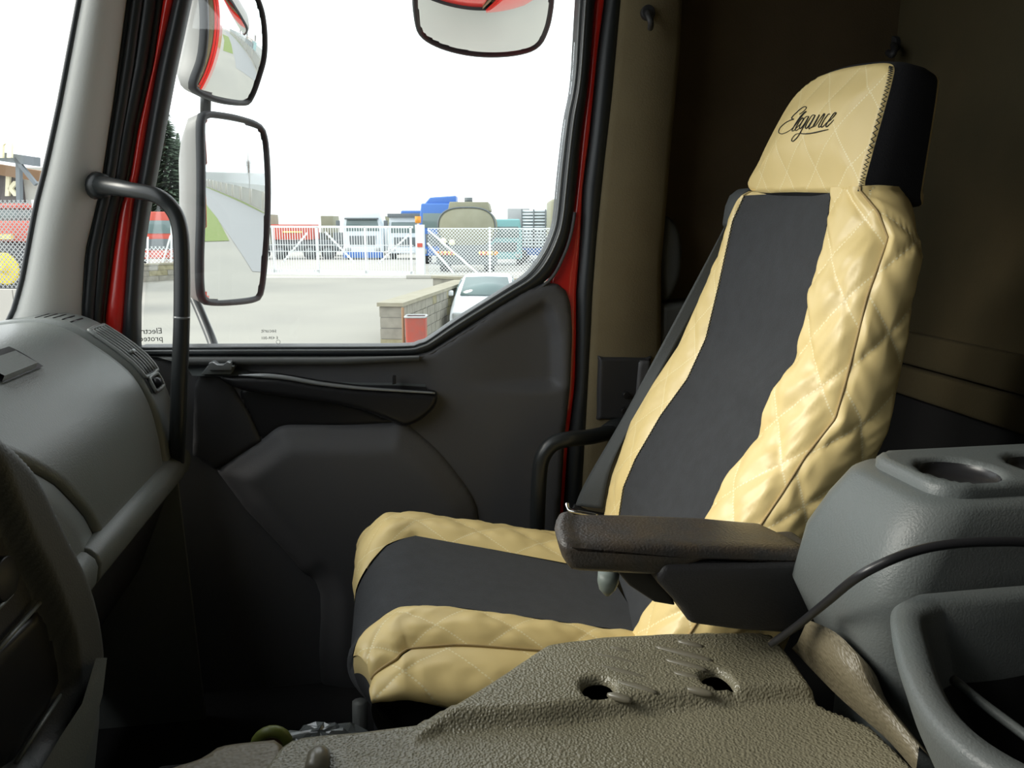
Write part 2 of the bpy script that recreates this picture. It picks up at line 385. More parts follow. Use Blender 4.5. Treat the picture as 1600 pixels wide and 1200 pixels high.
# -------- A pillar: light trim, seals, red stripe, door frame edge
def ecurve(L, Y, zz):
    P = np.array([aY(u, v, Y) for u, v in L]); k = np.argsort(P[:, 2]); P = P[k]
    s = (P[1][0]-P[0][0]) / (P[1][2]-P[0][2] + 1e-9); e = (P[-1][0]-P[-2][0]) / (P[-1][2]-P[-2][2])
    X = np.interp(zz, P[:, 2], P[:, 0]); X = np.where(zz > P[-1][2], P[-1][0] + e*(zz - P[-1][2]), X)
    return np.stack([X, np.full(len(zz), Y), zz], 1)
e0 = [(0,523),(20,500),(37,443),(50,373),(60,320),(77,253),(97,160),(127,0)]
e1 = [(127,493),(133,393),(157,293),(177,160),(198,0)]
e2 = [(163,500),(173,427),(187,327),(203,280),(215,204),(241,99),(255,0)]
e3 = [(190,530),(193,493),(200,393),(210,313),(217,277),(235,170),(246,108),(271,0)]
e4 = [(217,543),(217,477),(222,393),(233,320),(241,283),(256,198),(272,113),(296,0)]
zz = np.linspace(-0.26, 0.80, 40)
c0, c1, c2, c3, c4 = ecurve(e0, 1.50, zz), ecurve(e1, 1.56, zz), ecurve(e2, 1.60, zz), ecurve(e3, 1.60, zz), ecurve(e4, 1.60, zz)
def band(name, A, B, bulge, m, n=10, back=0.05, bdir=(0, -1, 0), parent=None, **kw):
    bd = np.array(bdir, float); rows = []
    for a, b in zip(A, B):
        L = [a - bd*back] + [a + (b-a)*t + bd*bulge*sin(pi*t)**0.8 for t in np.linspace(0, 1, n)] + [b - bd*back]
        rows.append(L)
    return mk(name, *grid(rows), m, parent, **kw)
st(band('trim_1', c0, c1, 0.030, 'pillar_trim', bdir=(0.35, -1, 0)))
st(band('trim_2', c1, c2, 0.0, 'rubber'))
st(mk('trim_14', *tube(c0 + [-0.004, 0.0, 0], 0.0045, 10), 'rubber'))
mid = (c1 * 0.55 + c2 * 0.45); 
for k, (t, r) in enumerate(((0.25, 0.011), (0.58, 0.013), (0.85, 0.007))):
    st(mk('trim_%d' % (8 + k), *tube(c1*(1-t) + c2*t + np.array([0, 0.002, 0]), r, 10), 'rubber'))

# ================================================================== DOOR
DY = 1.60; door = ithing('door_1', None, None, (0, 1.62, -0.95), kind='structure')
fd = FY(DY)
band('red_edge', c2 + [0, -.002, 0], c3 + [0, .0, 0], 0.006, 'red_paint', parent=door, label='red painted door edge')
band('window_frame', c3, c4, 0.012, 'rubber', back=0.018, parent=door)
glassL = [(217,543),(222,393),(241,283),(272,113),(296,0)]
gR = [(906,0),(898,125),(887,187),(877,271),(871,333),(865,362),(850,396),(825,429),(787,454),(717,498),(669,531),(656,536),(625,541),(400,542),(217,543)]
fR = [(929,0),(919,125),(908,208),(900,292),(892,354),(879,396),(854,437),(800,470),(722,517),(672,548),(655,553),(620,556),(400,557),(217,557)]
rR = [(944,0),(933,83),(921,208),(910,292),(906,375),(900,458),(900,520),(898,600),(888,680),(880,800),(872,950)]
rL = [(929,0),(919,125),(908,208),(900,292),(892,354),(879,396),(862,430),(862,500),(880,600),(873,680),(864,800),(856,950)]
sR = [(971,0),(958,146),(946,250),(933,375),(927,458),(925,500),(917,650),(910,770),(902,950)]
bR = [(1066,0),(1062,83),(1050,208),(1040,333),(1033,417),(1033,500),(1031,650),(1025,800),(1020,950)]
def resamp(P, n):
    P = np.array(P, float); s = np.r_[0, np.cumsum(np.linalg.norm(np.diff(P, axis=0), axis=1))]; t = np.linspace(0, s[-1], n)
    return np.stack([np.interp(t, s, P[:, i]) for i in range(P.shape[1])], 1)
def ext_top(L, fr, ztop=0.80):
    P = fr.pts(L); (x0, z0), (x1, z1) = P[0], P[1]; k = (x0-x1)/(z0-z1); return [(x0 + k*(ztop - z0), ztop)] + list(P)
gi = np.array(spline(ext_top(gR, fd), 5)); fo = np.array(spline(ext_top(fR, fd), 5))
n = 140; gi = resamp(gi, n); fo = resamp(fo, n)
A = fd.at(gi[:, 0], gi[:, 1], 0.004); B = fd.at(fo[:, 0], fo[:, 1], 0.004)
band('window_frame', A, B, 0.014, 'rubber', n=12, back=0.05, parent=door)
mk('window_highlight', *tube(A*0.72 + B*0.28 + [0, -0.013, 0], 0.0022, 8), 'pale_gloss', door, label='thin pale line painted as a highlight along the window rubber')  # pale strips stand in for gloss highlights on the rubber
mk('window_highlight', *tube(A*1.02 - B*0.02 + [0, -0.004, 0], 0.0018, 8), 'pale_gloss', door)
mk('sill_bead', *tube(np.array([B[i] + [0, -0.008, -0.004] for i in range(60, n)]), 0.0035, 8), 'cab_plastic', door)
# window pane
pane = [tuple(p) for p in gi] + [(fd.px(217, 543)[0] + 0.01, fd.px(217, 543)[1])] + [(p[0], p[2]) for p in c4[::3]] 
zt = 0.80; pv = [tuple(p) for p in gi] + [(float(np.interp(z, c4[:, 2], c4[:, 0])), z) for z in (-0.2, 0.0, 0.3, 0.6, 0.80)]
st(mk('window_1', *prism([(p[0], p[1]) for p in pv], FY(1.625), 0, -0.004), 'pane', smooth=False))
# red painted door edge at the rear, black door seal and beige B pillar
zz2 = np.linspace(-1.0, 0.8, 60)
def vcurve(L, Y, zz):
    P = np.array([aY(u, v, Y) for u, v in L]); k = np.argsort(P[:, 2]); P = P[k]
    e = (P[-1][0]-P[-2][0]) / (P[-1][2]-P[-2][2]); X = np.interp(zz, P[:, 2], P[:, 0]); X = np.where(zz > P[-1][2], P[-1][0] + e*(zz-P[-1][2]), X)
    return np.stack([X, np.full(len(zz), Y), zz], 1)
R0, R1 = vcurve(rL, 1.60, zz2), vcurve(rR, 1.60, zz2); S1 = vcurve(sR, 1.60, zz2); B0 = vcurve(sR, 1.59, zz2); B1 = vcurve(bR, 1.59, zz2)
band('red_edge', R0 + [0, .006, 0], R1 + [0, .000, 0], 0.004, 'red_paint', parent=door, label='red painted rear edge of the door')
st(band('trim_11', R1 + [0.003, .004, 0], S1, 0.012, 'rubber', n=14))
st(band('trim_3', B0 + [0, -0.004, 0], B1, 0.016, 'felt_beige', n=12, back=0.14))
# door panel (relief)
pan = [(217,556),(400,557),(620,557),(655,553),(672,548),(722,517),(787,472),(828,450),(850,443),(872,444),(886,455),(893,475),(896,520),(893,600),(884,680),(877,800),(870,960),(840,1100),(300,1100),(225,900),(222,640)]
pan2 = fd.pts(pan)
rec = fd.pts([(700,540),(850,462),(868,478),(879,520),(881,606),(860,613),(700,612),(684,600),(668,575)])
def hdoor(u, v):
    d = sdf(u, v, rec); h = 0.0 * u
    h = h - 0.022 * sstep(d / 0.03) * sstep((u - 0.12) / 0.2)
    return h
relief('upper_panel', FY(DY-0.016).pts(pan), FY(DY-0.016), 'cab_plastic', door, h=hdoor, res=0.008, edge=0.010, depth=0.03)
fr2 = FY(DY - 0.026)
tri = fr2.pts([(312,583),(350,586),(366,610),(390,650),(408,690),(336,735),(300,712),(303,600)])
relief('pocket_panel', tri, fr2, 'cab_plastic_dark', door, res=0.006, edge=0.004, depth=0.015)
low = fr2.pts(spline([(338,737),(372,712),(406,690),(436,668),(470,665),(540,666),(600,664),(628,659),(650,676),(684,706),(716,745),(740,782),(748,820),(748,900),(740,1100),(520,1100),(500,930),(470,893),(440,858),(385,800)], 4))
def hlow(u, v): d = sdf(u, v, low); return 0.020 * sstep(d / 0.06)
relief('lower_panel', low, fr2, 'cab_plastic', door, h=hlow, res=0.008, edge=0.006, depth=0.02)
# recess above the lower panel
fr3 = FY(DY - 0.019)
rc = fr3.pts(spline([(372,610),(420,605),(520,620),(600,650),(628,660),(560,668),(470,668),(438,672),(408,690),(390,655)], 3, True))
relief('grip_recess', rc, fr3, 'black_plastic', door, res=0.006, edge=0.008, depth=0.01)
# armrest / pull pocket, projecting
fr4 = FY(DY - 0.055)
def up(L): return fr4.pts(L)
body = up(spline([(340,588),(390,587),(440,590),(500,600),(560,607),(620,611),(675,615),(684,622),(678,640),(655,660),(632,668),(610,660),(560,642),(500,630),(440,622),(380,612),(352,600)], 4, True))
relief('pull_handle', body, fr4, 'black_plastic', door, res=0.005, edge=0.012, depth=0.05)  # shade on the pull is put into its black colour
tp = np.array([aY(u, v, DY - 0.055) for u, v in spline([(300,587),(340,588),(390,587),(440,590),(500,600),(560,607),(620,611),(680,615)], 6)])
tb = np.array([aY(u, v, DY - 0.005) for u, v in spline([(290,570),(330,568),(390,569),(440,569),(500,570),(560,570),(620,570),(660,572)], 6)])
nn = len(tp)
mid = [tb[i] + (tp[i]-tb[i])*0.5 + np.array([0, 0, -0.030*sstep(np.array([(i/nn-0.22)/0.2]))[0]*1.0]) for i in range(nn)]
mk('pocket_top', *grid([tb, [tb[i]*0.75+tp[i]*0.25 + np.array([0,0,-0.030*float(sstep((i/nn-0.22)/0.15))]) for i in range(nn)], mid, [tb[i]*0.2+tp[i]*0.8 + np.array([0,0,-0.012*float(sstep((i/nn-0.22)/0.15))]) for i in range(nn)], tp]), 'black_plastic', door, mats=['console_plastic', 'black_plastic'], fm=[0 if (j < 12 or i == 0) else 1 for i in range(4) for j in range(nn-1)])  # paler faces at the front end and inner edge paint in light
mk('pocket_rim', *tube(tp[10:] + [0, 0, 0.001], np.interp(np.linspace(0, 1, nn-10), [0, .15, .5, 1], [.0015, .005, .004, .002]), 10), 'silver_highlight', door, label='silver highlight rim of the door pull')  # the rim's highlight is put into its silver colour
mk('pocket_rim', *tube(tb + [0, -0.004, 0.0], 0.003, 8), 'cab_plastic', door)
dk0 = [aY(u, 556.5, 1.588) for u in np.linspace(225, 655, 30)]; dk1 = [aY(u, v, 1.552) for u, v in zip(np.linspace(270, 655, 30), np.r_[np.full(20, 565.0), np.linspace(565, 559, 10)])]
mk('sill_deck', *grid([dk0, [(a*.5 + b*.5) + np.array([0, 0, .003]) for a, b in zip(dk0, dk1)], dk1, [b + np.array([0, 0.010, -.008]) for b in dk1]]), 'stack_plastic', door)
mk('switch_plate', *prism(FY(1.540).pts([(314,585),(361,585),(366,572),(324,572)]), FY(1.540), -0.04, 0.002), 'console_plastic', door, bevel=0.002)
mk('window_switch', *prism(FY(1.538).pts([(325,577),(328,566),(334,565),(341,569),(350,569),(356,564),(361,566),(362,577)]), FY(1.538), -0.02, 0.010), 'pale_gloss', door, bevel=0.001)
mk('pocket_clip', *prism(fr4.pts([(613,589),(619,589),(619,600),(613,601)]), fr4, -0.02, 0.0), 'black_plastic', door, bevel=0.001)
# corner piece under the pillar
cp = [(217,557),(240,566),(275,572),(300,572),(300,590),(262,588),(235,575),(217,566)]
relief('corner_trim', FY(DY-0.006).pts(spline(cp, 4, True)), FY(DY-0.006), 'cab_plastic', door, res=0.004, edge=0.006, depth=0.02)
# door outer skin, red, for the mirrors
sk = [(-0.50,-1.0),(0.40,-1.0),(0.40,-0.27),(-0.50,-0.27)]
mk('outer_skin', *prism(sk, FY(1.68), 0, 0.02), 'red_paint', door, bevel=0.01)
st(mk('outer_cab_side', *join(bx(0.46, 0.62, 1.735, 1.765, -1.0, 0.84), bx(0.47, 1.22, 1.77, 1.80, -1.0, 0.84), bx(-1.05, -0.50, 1.70, 1.73, -1.1, -0.27)), 'red_paint', smooth=False))
st(mk('roof_skin', *bx(-0.60, 1.22, -0.52, 1.80, 0.85, 0.88), 'red_paint', bevel=0.01))
# printing on the window glass, seen mirrored from inside
def text(body, size, parent, name, m, place, extr=0.0004, mirror=False, font_shear=0.0, lines=None):
    c = bpy.data.curves.new('t', 'FONT'); c.body = body; c.size = size; c.extrude = extr; c.shear = font_shear; c.resolution_u = 3
    t = bpy.data.objects.new('t', c); COL.objects.link(t); bpy.context.view_layer.update()
    me = bpy.data.meshes.new_from_object(t.evaluated_get(bpy.context.evaluated_depsgraph_get())); bpy.data.objects.remove(t)
    V = np.array([v.co[:] for v in me.vertices]); Fc = [tuple(p.vertices) for p in me.polygons]
    if mirror: V[:, 0] *= -1; Fc = [f[::-1] for f in Fc]
    return mk(name, place(V), Fc, m, parent, smooth=False)
g1 = FY(1.618); q = g1.px(254, 521)
pl = ithing('window_sticker', 'faint mirrored lettering in the lower front corner of the door window', 'sticker', (q[0]-0.02, 1.618, q[1]))
text('Electronic', 0.0165, pl, 'lettering', 'print_grey', lambda V: g1.at(V[:, 0] + q[0], V[:, 1] + q[1], V[:, 2]), mirror=True)
text('protection', 0.0165, pl, 'lettering', 'print_grey', lambda V: g1.at(V[:, 0] + q[0], V[:, 1] + q[1] - 0.015, V[:, 2]), mirror=True)
q2 = g1.px(437, 519)
pl = ithing('glass_mark', 'small mirrored maker stamp with a circle on the lower window glass', 'stamp', (q2[0]-0.01, 1.618, q2[1]))
text('securit', 0.011, pl, 'lettering', 'print_grey', lambda V: g1.at(V[:, 0] + q2[0] - 0.006, V[:, 1] + q2[1], V[:, 2]), mirror=True)
text('E 43R-001', 0.008, pl, 'lettering', 'print_grey', lambda V: g1.at(V[:, 0] + q2[0] - 0.004, V[:, 1] + q2[1] - 0.014, V[:, 2]), mirror=True)
rg = [(q2[0] - 0.004 + 0.004*cos(a), q2[1] - 0.020 + 0.004*sin(a)) for a in np.linspace(0, 2*pi, 16)]
mk('circle_mark', *tube([g1.at(a, b, 0.0) for a, b in rg], 0.0004, 5), 'print_grey', pl)

# ================================================================== GRAB HANDLES, PLATE, HOOKS
gh = ithing('grab_handle', 'black tubular grab handle curving from the windscreen pillar down past the dashboard', 'handle', (-0.40, 1.45, -0.55))
P = [aY(150, 289, 1.535), aY(172, 291, 1.50), aY(205, 297, 1.46), aY(245, 306, 1.44), aY(268, 325, 1.44), aY(280, 352, 1.44), aY(284, 400, 1.44), aY(284, 500, 1.44), aY(280, 600, 1.44), aY(277, 690, 1.455), aY(275, 735, 1.50)]
Pc = catmull(P, 8); mk('grip', *tube(Pc, np.interp(np.linspace(0, 1, len(Pc)), [0, .06, .2, .5, 1], [.019, .0165, .0135, .0135, .0145]), 16), 'handle_black', gh)
mk('mount_boss', *tube([aY(146, 289, 1.55), aY(160, 290, 1.52)], [.026, .021], 16), 'handle_black', gh)
mk('joint_ring', *tube([aY(284, 494, 1.44), aY(284, 498, 1.44)], .0142, 16), 'pale_gloss', gh)
gh = ithing('grab_handle', 'black tubular grab handle on the rear pillar beside the seat backrest', 'handle', (0.30, 1.5, -0.75))
P = [aY(975, 668, 1.575), aY(955, 675, 1.55), aY(925, 682, 1.52), aY(890, 686, 1.50), aY(865, 693, 1.50), aY(849, 712, 1.50), aY(843, 740, 1.50), aY(840, 800, 1.50), aY(838, 880, 1.52)]
mk('grip', *tube(catmull(P, 8), .0165, 16), 'handle_black', gh)
mk('mount_boss', *tube([aY(985, 664, 1.585), aY(962, 672, 1.565), aY(945, 677, 1.55)], [.03, .026, .018], 16), 'handle_black', gh)
bp_ = ithing('pillar_cover_plate', 'black plastic cover plate with two bolts on the beige rear pillar', 'plate', (0.5, 1.56, -0.42))
pf = FY(1.566)
relief('plate', pf.pts(spline([(944,559),(1012,560),(1018,565),(1016,650),(1008,657),(941,656),(935,650),(937,566)], 2, True)), pf, 'cab_plastic_dark', bp_, res=0.004, edge=0.006, depth=0.03)
relief('side_flange', pf.pts([(998,563),(1016,564),(1014,654),(990,654)]), FY(1.561), 'cab_plastic', bp_, res=0.004, edge=0.005, depth=0.02)
for (u, v) in ((978, 617), (975, 642)):
    c = aY(u, v, 1.556); mk('bolt', *cyl(c, .0075, .012, axis=1, n=12), 'black_plastic', bp_, bevel=0.001)
h1 = ithing('coat_hook', 'small dark coat hook high on the beige rear pillar', 'hook', aY(1015, 40, 1.57))
mk('hook_base', *cyl(aY(1012, 20, 1.566), .014, .012, axis=1), 'cab_plastic_dark', h1, bevel=.002)
mk('hook_arm', *tube(catmull([aY(1012, 20, 1.56), aY(1014, 26, 1.53), aY(1017, 36, 1.525), aY(1016, 44, 1.54)], 5), .006, 8), 'cab_plastic_dark', h1)
h2 = ithing('coat_hook', 'dark coat hook in the rear corner above the headrest', 'hook', aX(1395, 80, 1.14))
mk('hook_base', *cyl(aX(1396, 70, 1.143), .018, .012, axis=0), 'cab_plastic_dark', h2, bevel=.002)
mk('hook_arm', *tube(catmull([aX(1396, 70, 1.14), aX(1398, 76, 1.11), aX(1394, 86, 1.10), aX(1388, 82, 1.11)], 5), .007, 8), 'cab_plastic_dark', h2)
fbx = FY(1.60)
o = relief('storage_box', fbx.pts(spline([(1036,476),(1100,472),(1106,480),(1100,640),(1030,640),(1028,560)], 1, True)), fbx, 'stack_plastic', res=0.006, edge=0.008, depth=0.095)
tag(o, 'dark grey plastic box fixed to the side wall behind the seat belt', 'box')
fo2 = FY(1.63)
o = relief('belt_reel_cover', fo2.pts(spline([(1036,340),(1056,352),(1064,385),(1062,430),(1048,462),(1034,468),(1026,400)], 4, True)), fo2, 'stack_plastic', h=lambda u, v: 0.02 + 0*u, res=0.005, edge=0.02, depth=0.05)
tag(o, 'dark rounded belt reel cover on the shaded wall behind the rear pillar', 'cover')

# ================================================================== DASHBOARD
prof = np.array([(-0.86, -0.235), (-0.78, -0.200), (-0.70, -0.176), (-0.62, -0.164), (-0.575, -0.166), (-0.54, -0.180), (-0.505, -0.206), (-0.475, -0.232), (-0.448, -0.264), (-0.428, -0.315), (-0.419, -0.370), (-0.416, -0.420), (-0.416, -0.46)])
PC = catmull(prof, 6); PS = np.r_[0, np.cumsum(np.linalg.norm(np.diff(PC, axis=0), axis=1))]
PN = np.gradient(PC, axis=0); PN = np.stack([-PN[:, 1], PN[:, 0]], 1); PN /= np.linalg.norm(PN, axis=1)[:, None]
PN *= np.sign(PN[:, :1] + PN[:, 1:])  # outward: up and to the rear
def pS(s, off=0.0): return np.array([np.interp(s, PS, PC[:, i]) + off*np.interp(s, PS, PN[:, i]) for i in (0, 1)])
def aProf(u, v):
    d = ray(u, v); best = None
    for i in range(len(PC)-1):
        a, b = PC[i], PC[i+1]; A_ = np.array([[d[0], -(b-a)[0]], [d[2], -(b-a)[1]]])
        try: t, s = np.linalg.solve(A_, a)
        except Exception: continue
        if t > 0 and -0.001 <= s <= 1.001 and (best is None or t < best[0]): best = (t, PS[i] + s*(PS[i+1]-PS[i]))
    t, s = best; return s, d[1]*t
dash = ithing('dashboard', 'grey-green moulded passenger dashboard with side vent and closed glovebox', 'dashboard', (-0.65, 0.9, -0.95))
def dsurf(name, s0, s1, y0f, y1f, off, m, ns=50, ny=30, ez=0.006, parent=dash, **kw):
    rows = []
    for s in np.linspace(s0, s1, ns):
        y0, y1 = y0f(s), y1f(s); L = []
        for t in np.linspace(0, 1, ny):
            y = y0 + (y1-y0)*t; e = min(t, 1-t)*(y1-y0); k = max(0.0, 1 - e/ez) if ez else 0; o_ = off - ez*(1 - sqrt(max(0.0, 1-k*k)))
            x, z = pS(s, o_); L.append((x, y, z))
        x, z = pS(s, off-0.02); L = [(x, y0, z)] + L + [(x, y1, z)]
        rows.append(L)
    return mk(name, *grid(rows), m, parent, **kw)
zb = [-0.49, -0.46, -0.395, -0.324, -0.271, -0.23, -0.17]; yb = [1.125, 1.111, 1.074, 1.014, 0.952, 0.90, 0.80]
def Yb(s): z = pS(s)[1]; x = pS(s)[0]; return float(np.interp(z, zb, yb)) if x > -0.62 else 0.80
SE = PS[-1]
dsurf('underlay', 0, SE, lambda s: -0.45, lambda s: 1.50, -0.008, 'black_plastic', ez=0)
dsurf('centre_fascia', 0, SE, lambda s: -0.45, lambda s: Yb(s)-0.003, 0.0, 'dash_plastic')
dsurf('glovebox_lid', 0, SE, lambda s: Yb(s)+0.003, lambda s: 1.420, 0.0, 'dash_plastic', ny=40)
dsurf('end_panel', 0, SE, lambda s: 1.427, lambda s: 1.53, 0.003, 'dash_plastic', ez=0.012, ny=20)
# end wall of the dashboard
mk('end_wall', *prism([tuple(p) for p in PC[::4]] + [(-0.404, -1.0), (-0.86, -1.0)], Frame((0, 1.50, 0), (1, 0, 0), (0, 0, 1)), 0, 0.01), 'dash_plastic', dash, smooth=False)
# side vent with slats
(sa, ya), (sb, yb2) = aProf(128, 520), aProf(206, 592)
ymin, ymax = 1.436, 1.514
def sring(s0, s1, y0, y1, off, r, name, m):
    P = [(s0 + r, y0), (s1 - r, y0), (s1, y0 + r), (s1, y1 - r), (s1 - r, y1), (s0 + r, y1), (s0, y1 - r), (s0, y0 + r)]
    Q = np.array(spline(P, 4, True)); Q = np.vstack([Q, Q[:1]])
    mk(name, *tube([np.array([pS(s, off)[0], y, pS(s, off)[1]]) for s, y in Q], 0.0035, 8, caps=False), m, dash)
s0, s1 = sa + 0.004, sb + 0.010
rows = [[(pS(s, 0.0045)[0], y, pS(s, 0.0045)[1]) for y in np.linspace(ymin, ymax, 4)] for s in np.linspace(s0, s1 + 0.03, 14)]
mk('vent_well', *grid(rows), 'black_plastic', dash)
sring(s0, s1, ymin, ymax, 0.006, 0.012, 'vent_frame', 'dash_plastic')
sring(s1 + 0.004, s1 + 0.030, ymin + 0.010, ymax - 0.014, 0.007, 0.006, 'vent_knob_frame', 'dash_plastic')
for k in range(5):
    y = ymin + 0.008 + k*0.0135
    mk('slat', *tube([np.array([pS(s, 0.008)[0], y, pS(s, 0.008)[1]]) for s in np.linspace(s0 + 0.004, s1 - 0.004, 12)], 0.0024, 6), 'dash_plastic', dash)
sm = (s0 + s1) / 2 + .012
mk('vent_tab', *tube([np.array([pS(sm, 0.012)[0], ymin + 0.018, pS(sm, 0.012)[1]]), np.array([pS(sm, 0.012)[0], ymin + 0.034, pS(sm, 0.012)[1]])], 0.004, 8), 'dash_plastic', dash)
q = pS(s1 + 0.017, 0.009); mk('vent_wheel', *cyl((q[0], ymin + 0.028, q[1]), 0.009, 0.014, axis=1), 'black_plastic', dash)
for k in range(5):
    s_ = sa - 0.085 + k*0.014
    mk('defroster_slot', *tube([np.array([pS(s_, 0.002)[0], y, pS(s_, 0.002)[1]]) for y in (1.445, 1.50)], 0.0022, 6), 'black_plastic', dash)
# glovebox latch: recess and tab
(l0, m0), (l1, m1) = aProf(2, 548), aProf(30, 590)
yl = (m0, aProf(55, 568)[1]); lo_, hi_ = min(l0, l1), max(l0, l1)
rows = [[(pS(s, 0.0035)[0], y, pS(s, 0.0035)[1]) for y in np.linspace(yl[0] - 0.10, yl[1], 8)] for s in np.linspace(lo_, hi_, 8)]
mk('latch_recess', *grid(rows), 'black_plastic', dash)
rows = [[(pS(s, o_)[0], y, pS(s, o_)[1]) for y in np.linspace(yl[0] - 0.10, yl[1] - 0.022, 8)] for s, o_ in ((lo_ + .014, 0.003), (lo_ + .016, 0.010), (hi_ - .004, 0.012), (hi_ - .002, 0.002))]
mk('latch_tab', *grid(rows), 'dash_plastic', dash, smooth=False)
# ledge under the glovebox
def ledge(y0, y1, name):
    pr = [(-0.425, -0.424), (-0.410, -0.428), (-0.400, -0.438), (-0.397, -0.450), (-0.402, -0.475), (-0.418, -0.488), (-0.45, -0.49)]
    mk(name, *prism(pr, Frame((0, y1, 0), (1, 0, 0), (0, 0, 1)), 0, y1 - y0), 'dash_plastic', dash, bevel=0.006)
ledge(1.040, 1.535, 'knee_ledge'); ledge(0.86, 1.034, 'knee_ledge')
mk('knee_panel', *prism([(-0.46, -0.485), (-0.425, -0.485), (-0.50, -0.66), (-0.60, -0.80), (-0.66, -0.80)], Frame((0, 1.50, 0), (1, 0, 0), (0, 0, 1)), 0, 0.64), 'cab_plastic_dark', dash, bevel=0.01)
mk('added_cowl', *prism([(-0.82, -0.22), (-0.74, -0.02), (-0.52, 0.0), (-0.42, -0.06), (-0.40, -0.30), (-0.44, -0.60)], Frame((0, 0.42, 0), (1, 0, 0), (0, 0, 1)), 0, 0.84), 'cab_plastic_dark', dash, bevel=0.02)  # unseen cowl, added on the driver side so the cab shades itself
# centre stack
stack = ithing('centre_stack', 'dark grey centre stack with slotted panels left of the footwell', 'console', (-0.5, 0.7, -0.95))
fs = FXr(-0.365)
wing = [(-60,640),(0,690),(45,740),(90,830),(125,900),(145,970),(151,1030),(140,1080),(110,1105),(85,1160),(60,1230),(-60,1300)]
inner = [(-60,690),(-20,720),(5,770),(38,850),(65,900),(98,985),(108,1040),(105,1080),(60,1195),(-60,1290)]
wp, ip = np.array(fs.pts(spline(wing, 4))), np.array(fs.pts(spline(inner, 4)))
def hw(u, v): d = sdf(u, v, ip); return 0.012 - 0.022 * sstep(d / 0.014)
relief('side_wing', wp, fs, 'stack_plastic', stack, h=hw, res=0.006, edge=0.014, depth=0.12)
fi = FXr(-0.375)
relief('switch_panel', fi.pts([(-60,760),(0,800),(60,925),(62,938),(-60,1080)]), fi, 'cab_plastic_dark', stack, h=lambda u, v: 0.001+0*u, res=0.008, edge=0.003, depth=0.01)
for (a, b) in (((-30, 1045), (62, 942)), ((25, 1192), (105, 1070)), ((-20, 968), (18, 929))):
    mk('slot_edge', *tube([aX(*a, -0.368), aX(*b, -0.368)], 0.0022, 8), 'dash_plastic', stack, label='thin light edge of a storage slot')
relief('drawer_front', fi.pts([(-60,1060),(64,948),(102,1062),(22,1186),(-60,1240)]), fi, 'black_plastic', stack, h=lambda u, v: 0.003+0*u, res=0.008, edge=0.003, depth=0.01)
cyl_c = aX(2, 905, -0.372); mk('round_socket', *cyl(cyl_c, .022, .012, axis=0), 'black_plastic', stack, bevel=.002)
low_w = [aX(u, v, -0.36) for u, v in ((150,1030),(156,1075),(155,1130),(148,1200),(140,1300))]; low_i = [aX(u, v, -0.34) for u, v in ((150,1028),(128,1100),(95,1150),(65,1200),(30,1300))]
mk('lower_side', *grid([[p + np.array([-0.15, 0.03, 0]) for p in low_w], low_w, [(a*0.5 + b*0.5) + np.array([0.012, 0, 0]) for a, b in zip(low_w, low_i)], low_i]), 'dash_plastic', stack)
mk('stack_body', *bx(-0.85, -0.40, 0.1, 0.70, -1.0, -0.24), 'cab_plastic_dark', stack, bevel=0.01)

sv = ithing('sun_visor', 'unseen grey sun visor added on the driver side to shade the cab', 'visor', (-0.47, -0.05, 0.28))  # visor added out of view to keep windscreen light off the console
mk('added_visor_pad', *bx(-0.49, -0.46, -0.44, 0.38, 0.30, 0.70), 'roof_felt', sv, bevel=0.012)
mk('added_visor_rod', *tube([(-0.46, -0.40, 0.71), (-0.46, 0.34, 0.71)], 0.006, 8), 'black_plastic', sv)
# ================================================================== PASSENGER SEAT
seat = ithing('passenger_seat', 'tall passenger seat in quilted cream and black cover', 'seat', (0.25, 1.13, -1.0))
zr = np.linspace(-0.60, 0.048, 110)
def zc(L):
    P = np.array([aY(u, v, Y) for u, v, Y in L]); P = P[np.argsort(P[:, 2])]; return P
def at_z(P, z):
    X = np.interp(z, P[:, 2], P[:, 0]); Y = np.interp(z, P[:, 2], P[:, 1])
    lo = z < P[0, 2]; s = (P[2, 0]-P[0, 0])/(P[2, 2]-P[0, 2]); X = np.where(lo, P[0, 0] + np.clip(s, 0, 0.7)*(z-P[0, 2]), X)
    return np.stack([X, Y, z], -1)
cF = zc([(945,805,1.36),(955,750,1.36),(985,660,1.36),(1020,600,1.36),(1060,540,1.36),(1100,450,1.355),(1130,390,1.345),(1143,345,1.33),(1166,297,1.31)])
cL = zc([(968,808,1.27),(975,762,1.27),(994,717,1.27),(1033,650,1.275),(1075,592,1.28),(1104,529,1.285),(1123,450,1.29),(1146,345,1.30),(1168,297,1.30)])
cR = zc([(1100,819,.985),(1142,737,.985),(1190,679,.985),(1196,642,.985),(1208,608,.985),(1246,562,.985),(1260,504,.985),(1268,450,.99),(1288,393,1.0),(1300,297,1.035)])
cS = zc([(1187,821,.89),(1221,771,.89),(1258,712,.89),(1304,654,.885),(1321,596,.885),(1337,533,.885),(1354,464,.89),(1375,406,.895),(1387,372,.905),(1371,331,.925),(1343,298,.960)])
cO = zc([(1304,850,.88),(1329,808,.88),(1362,729,.88),(1387,675,.88),(1404,596,.88),(1415,542,.88),(1429,450,.885),(1442,402,.89),(1429,352,.92),(1417,306,.965)])
rF, rL_, rR_, rS, rO = (at_z(c, zr) for c in (cF, cL, cR, cS, cO))
def seg(A, B, n, bul, bdir, pw=0.7):
    bdir = np.array(bdir, float); t = np.linspace(0, 1, n)
    return np.array([[a + (b-a)*q + bdir*bul*(sin(pi*q)**pw if 0 < q < 1 else 0) for q in t] for a, b in zip(A, B)])
off_back = np.array([0.12, 0.0, 0.0])
Gc = seg(rL_, rR_, 26, 0.012, (1, 0, 0), 1.0)
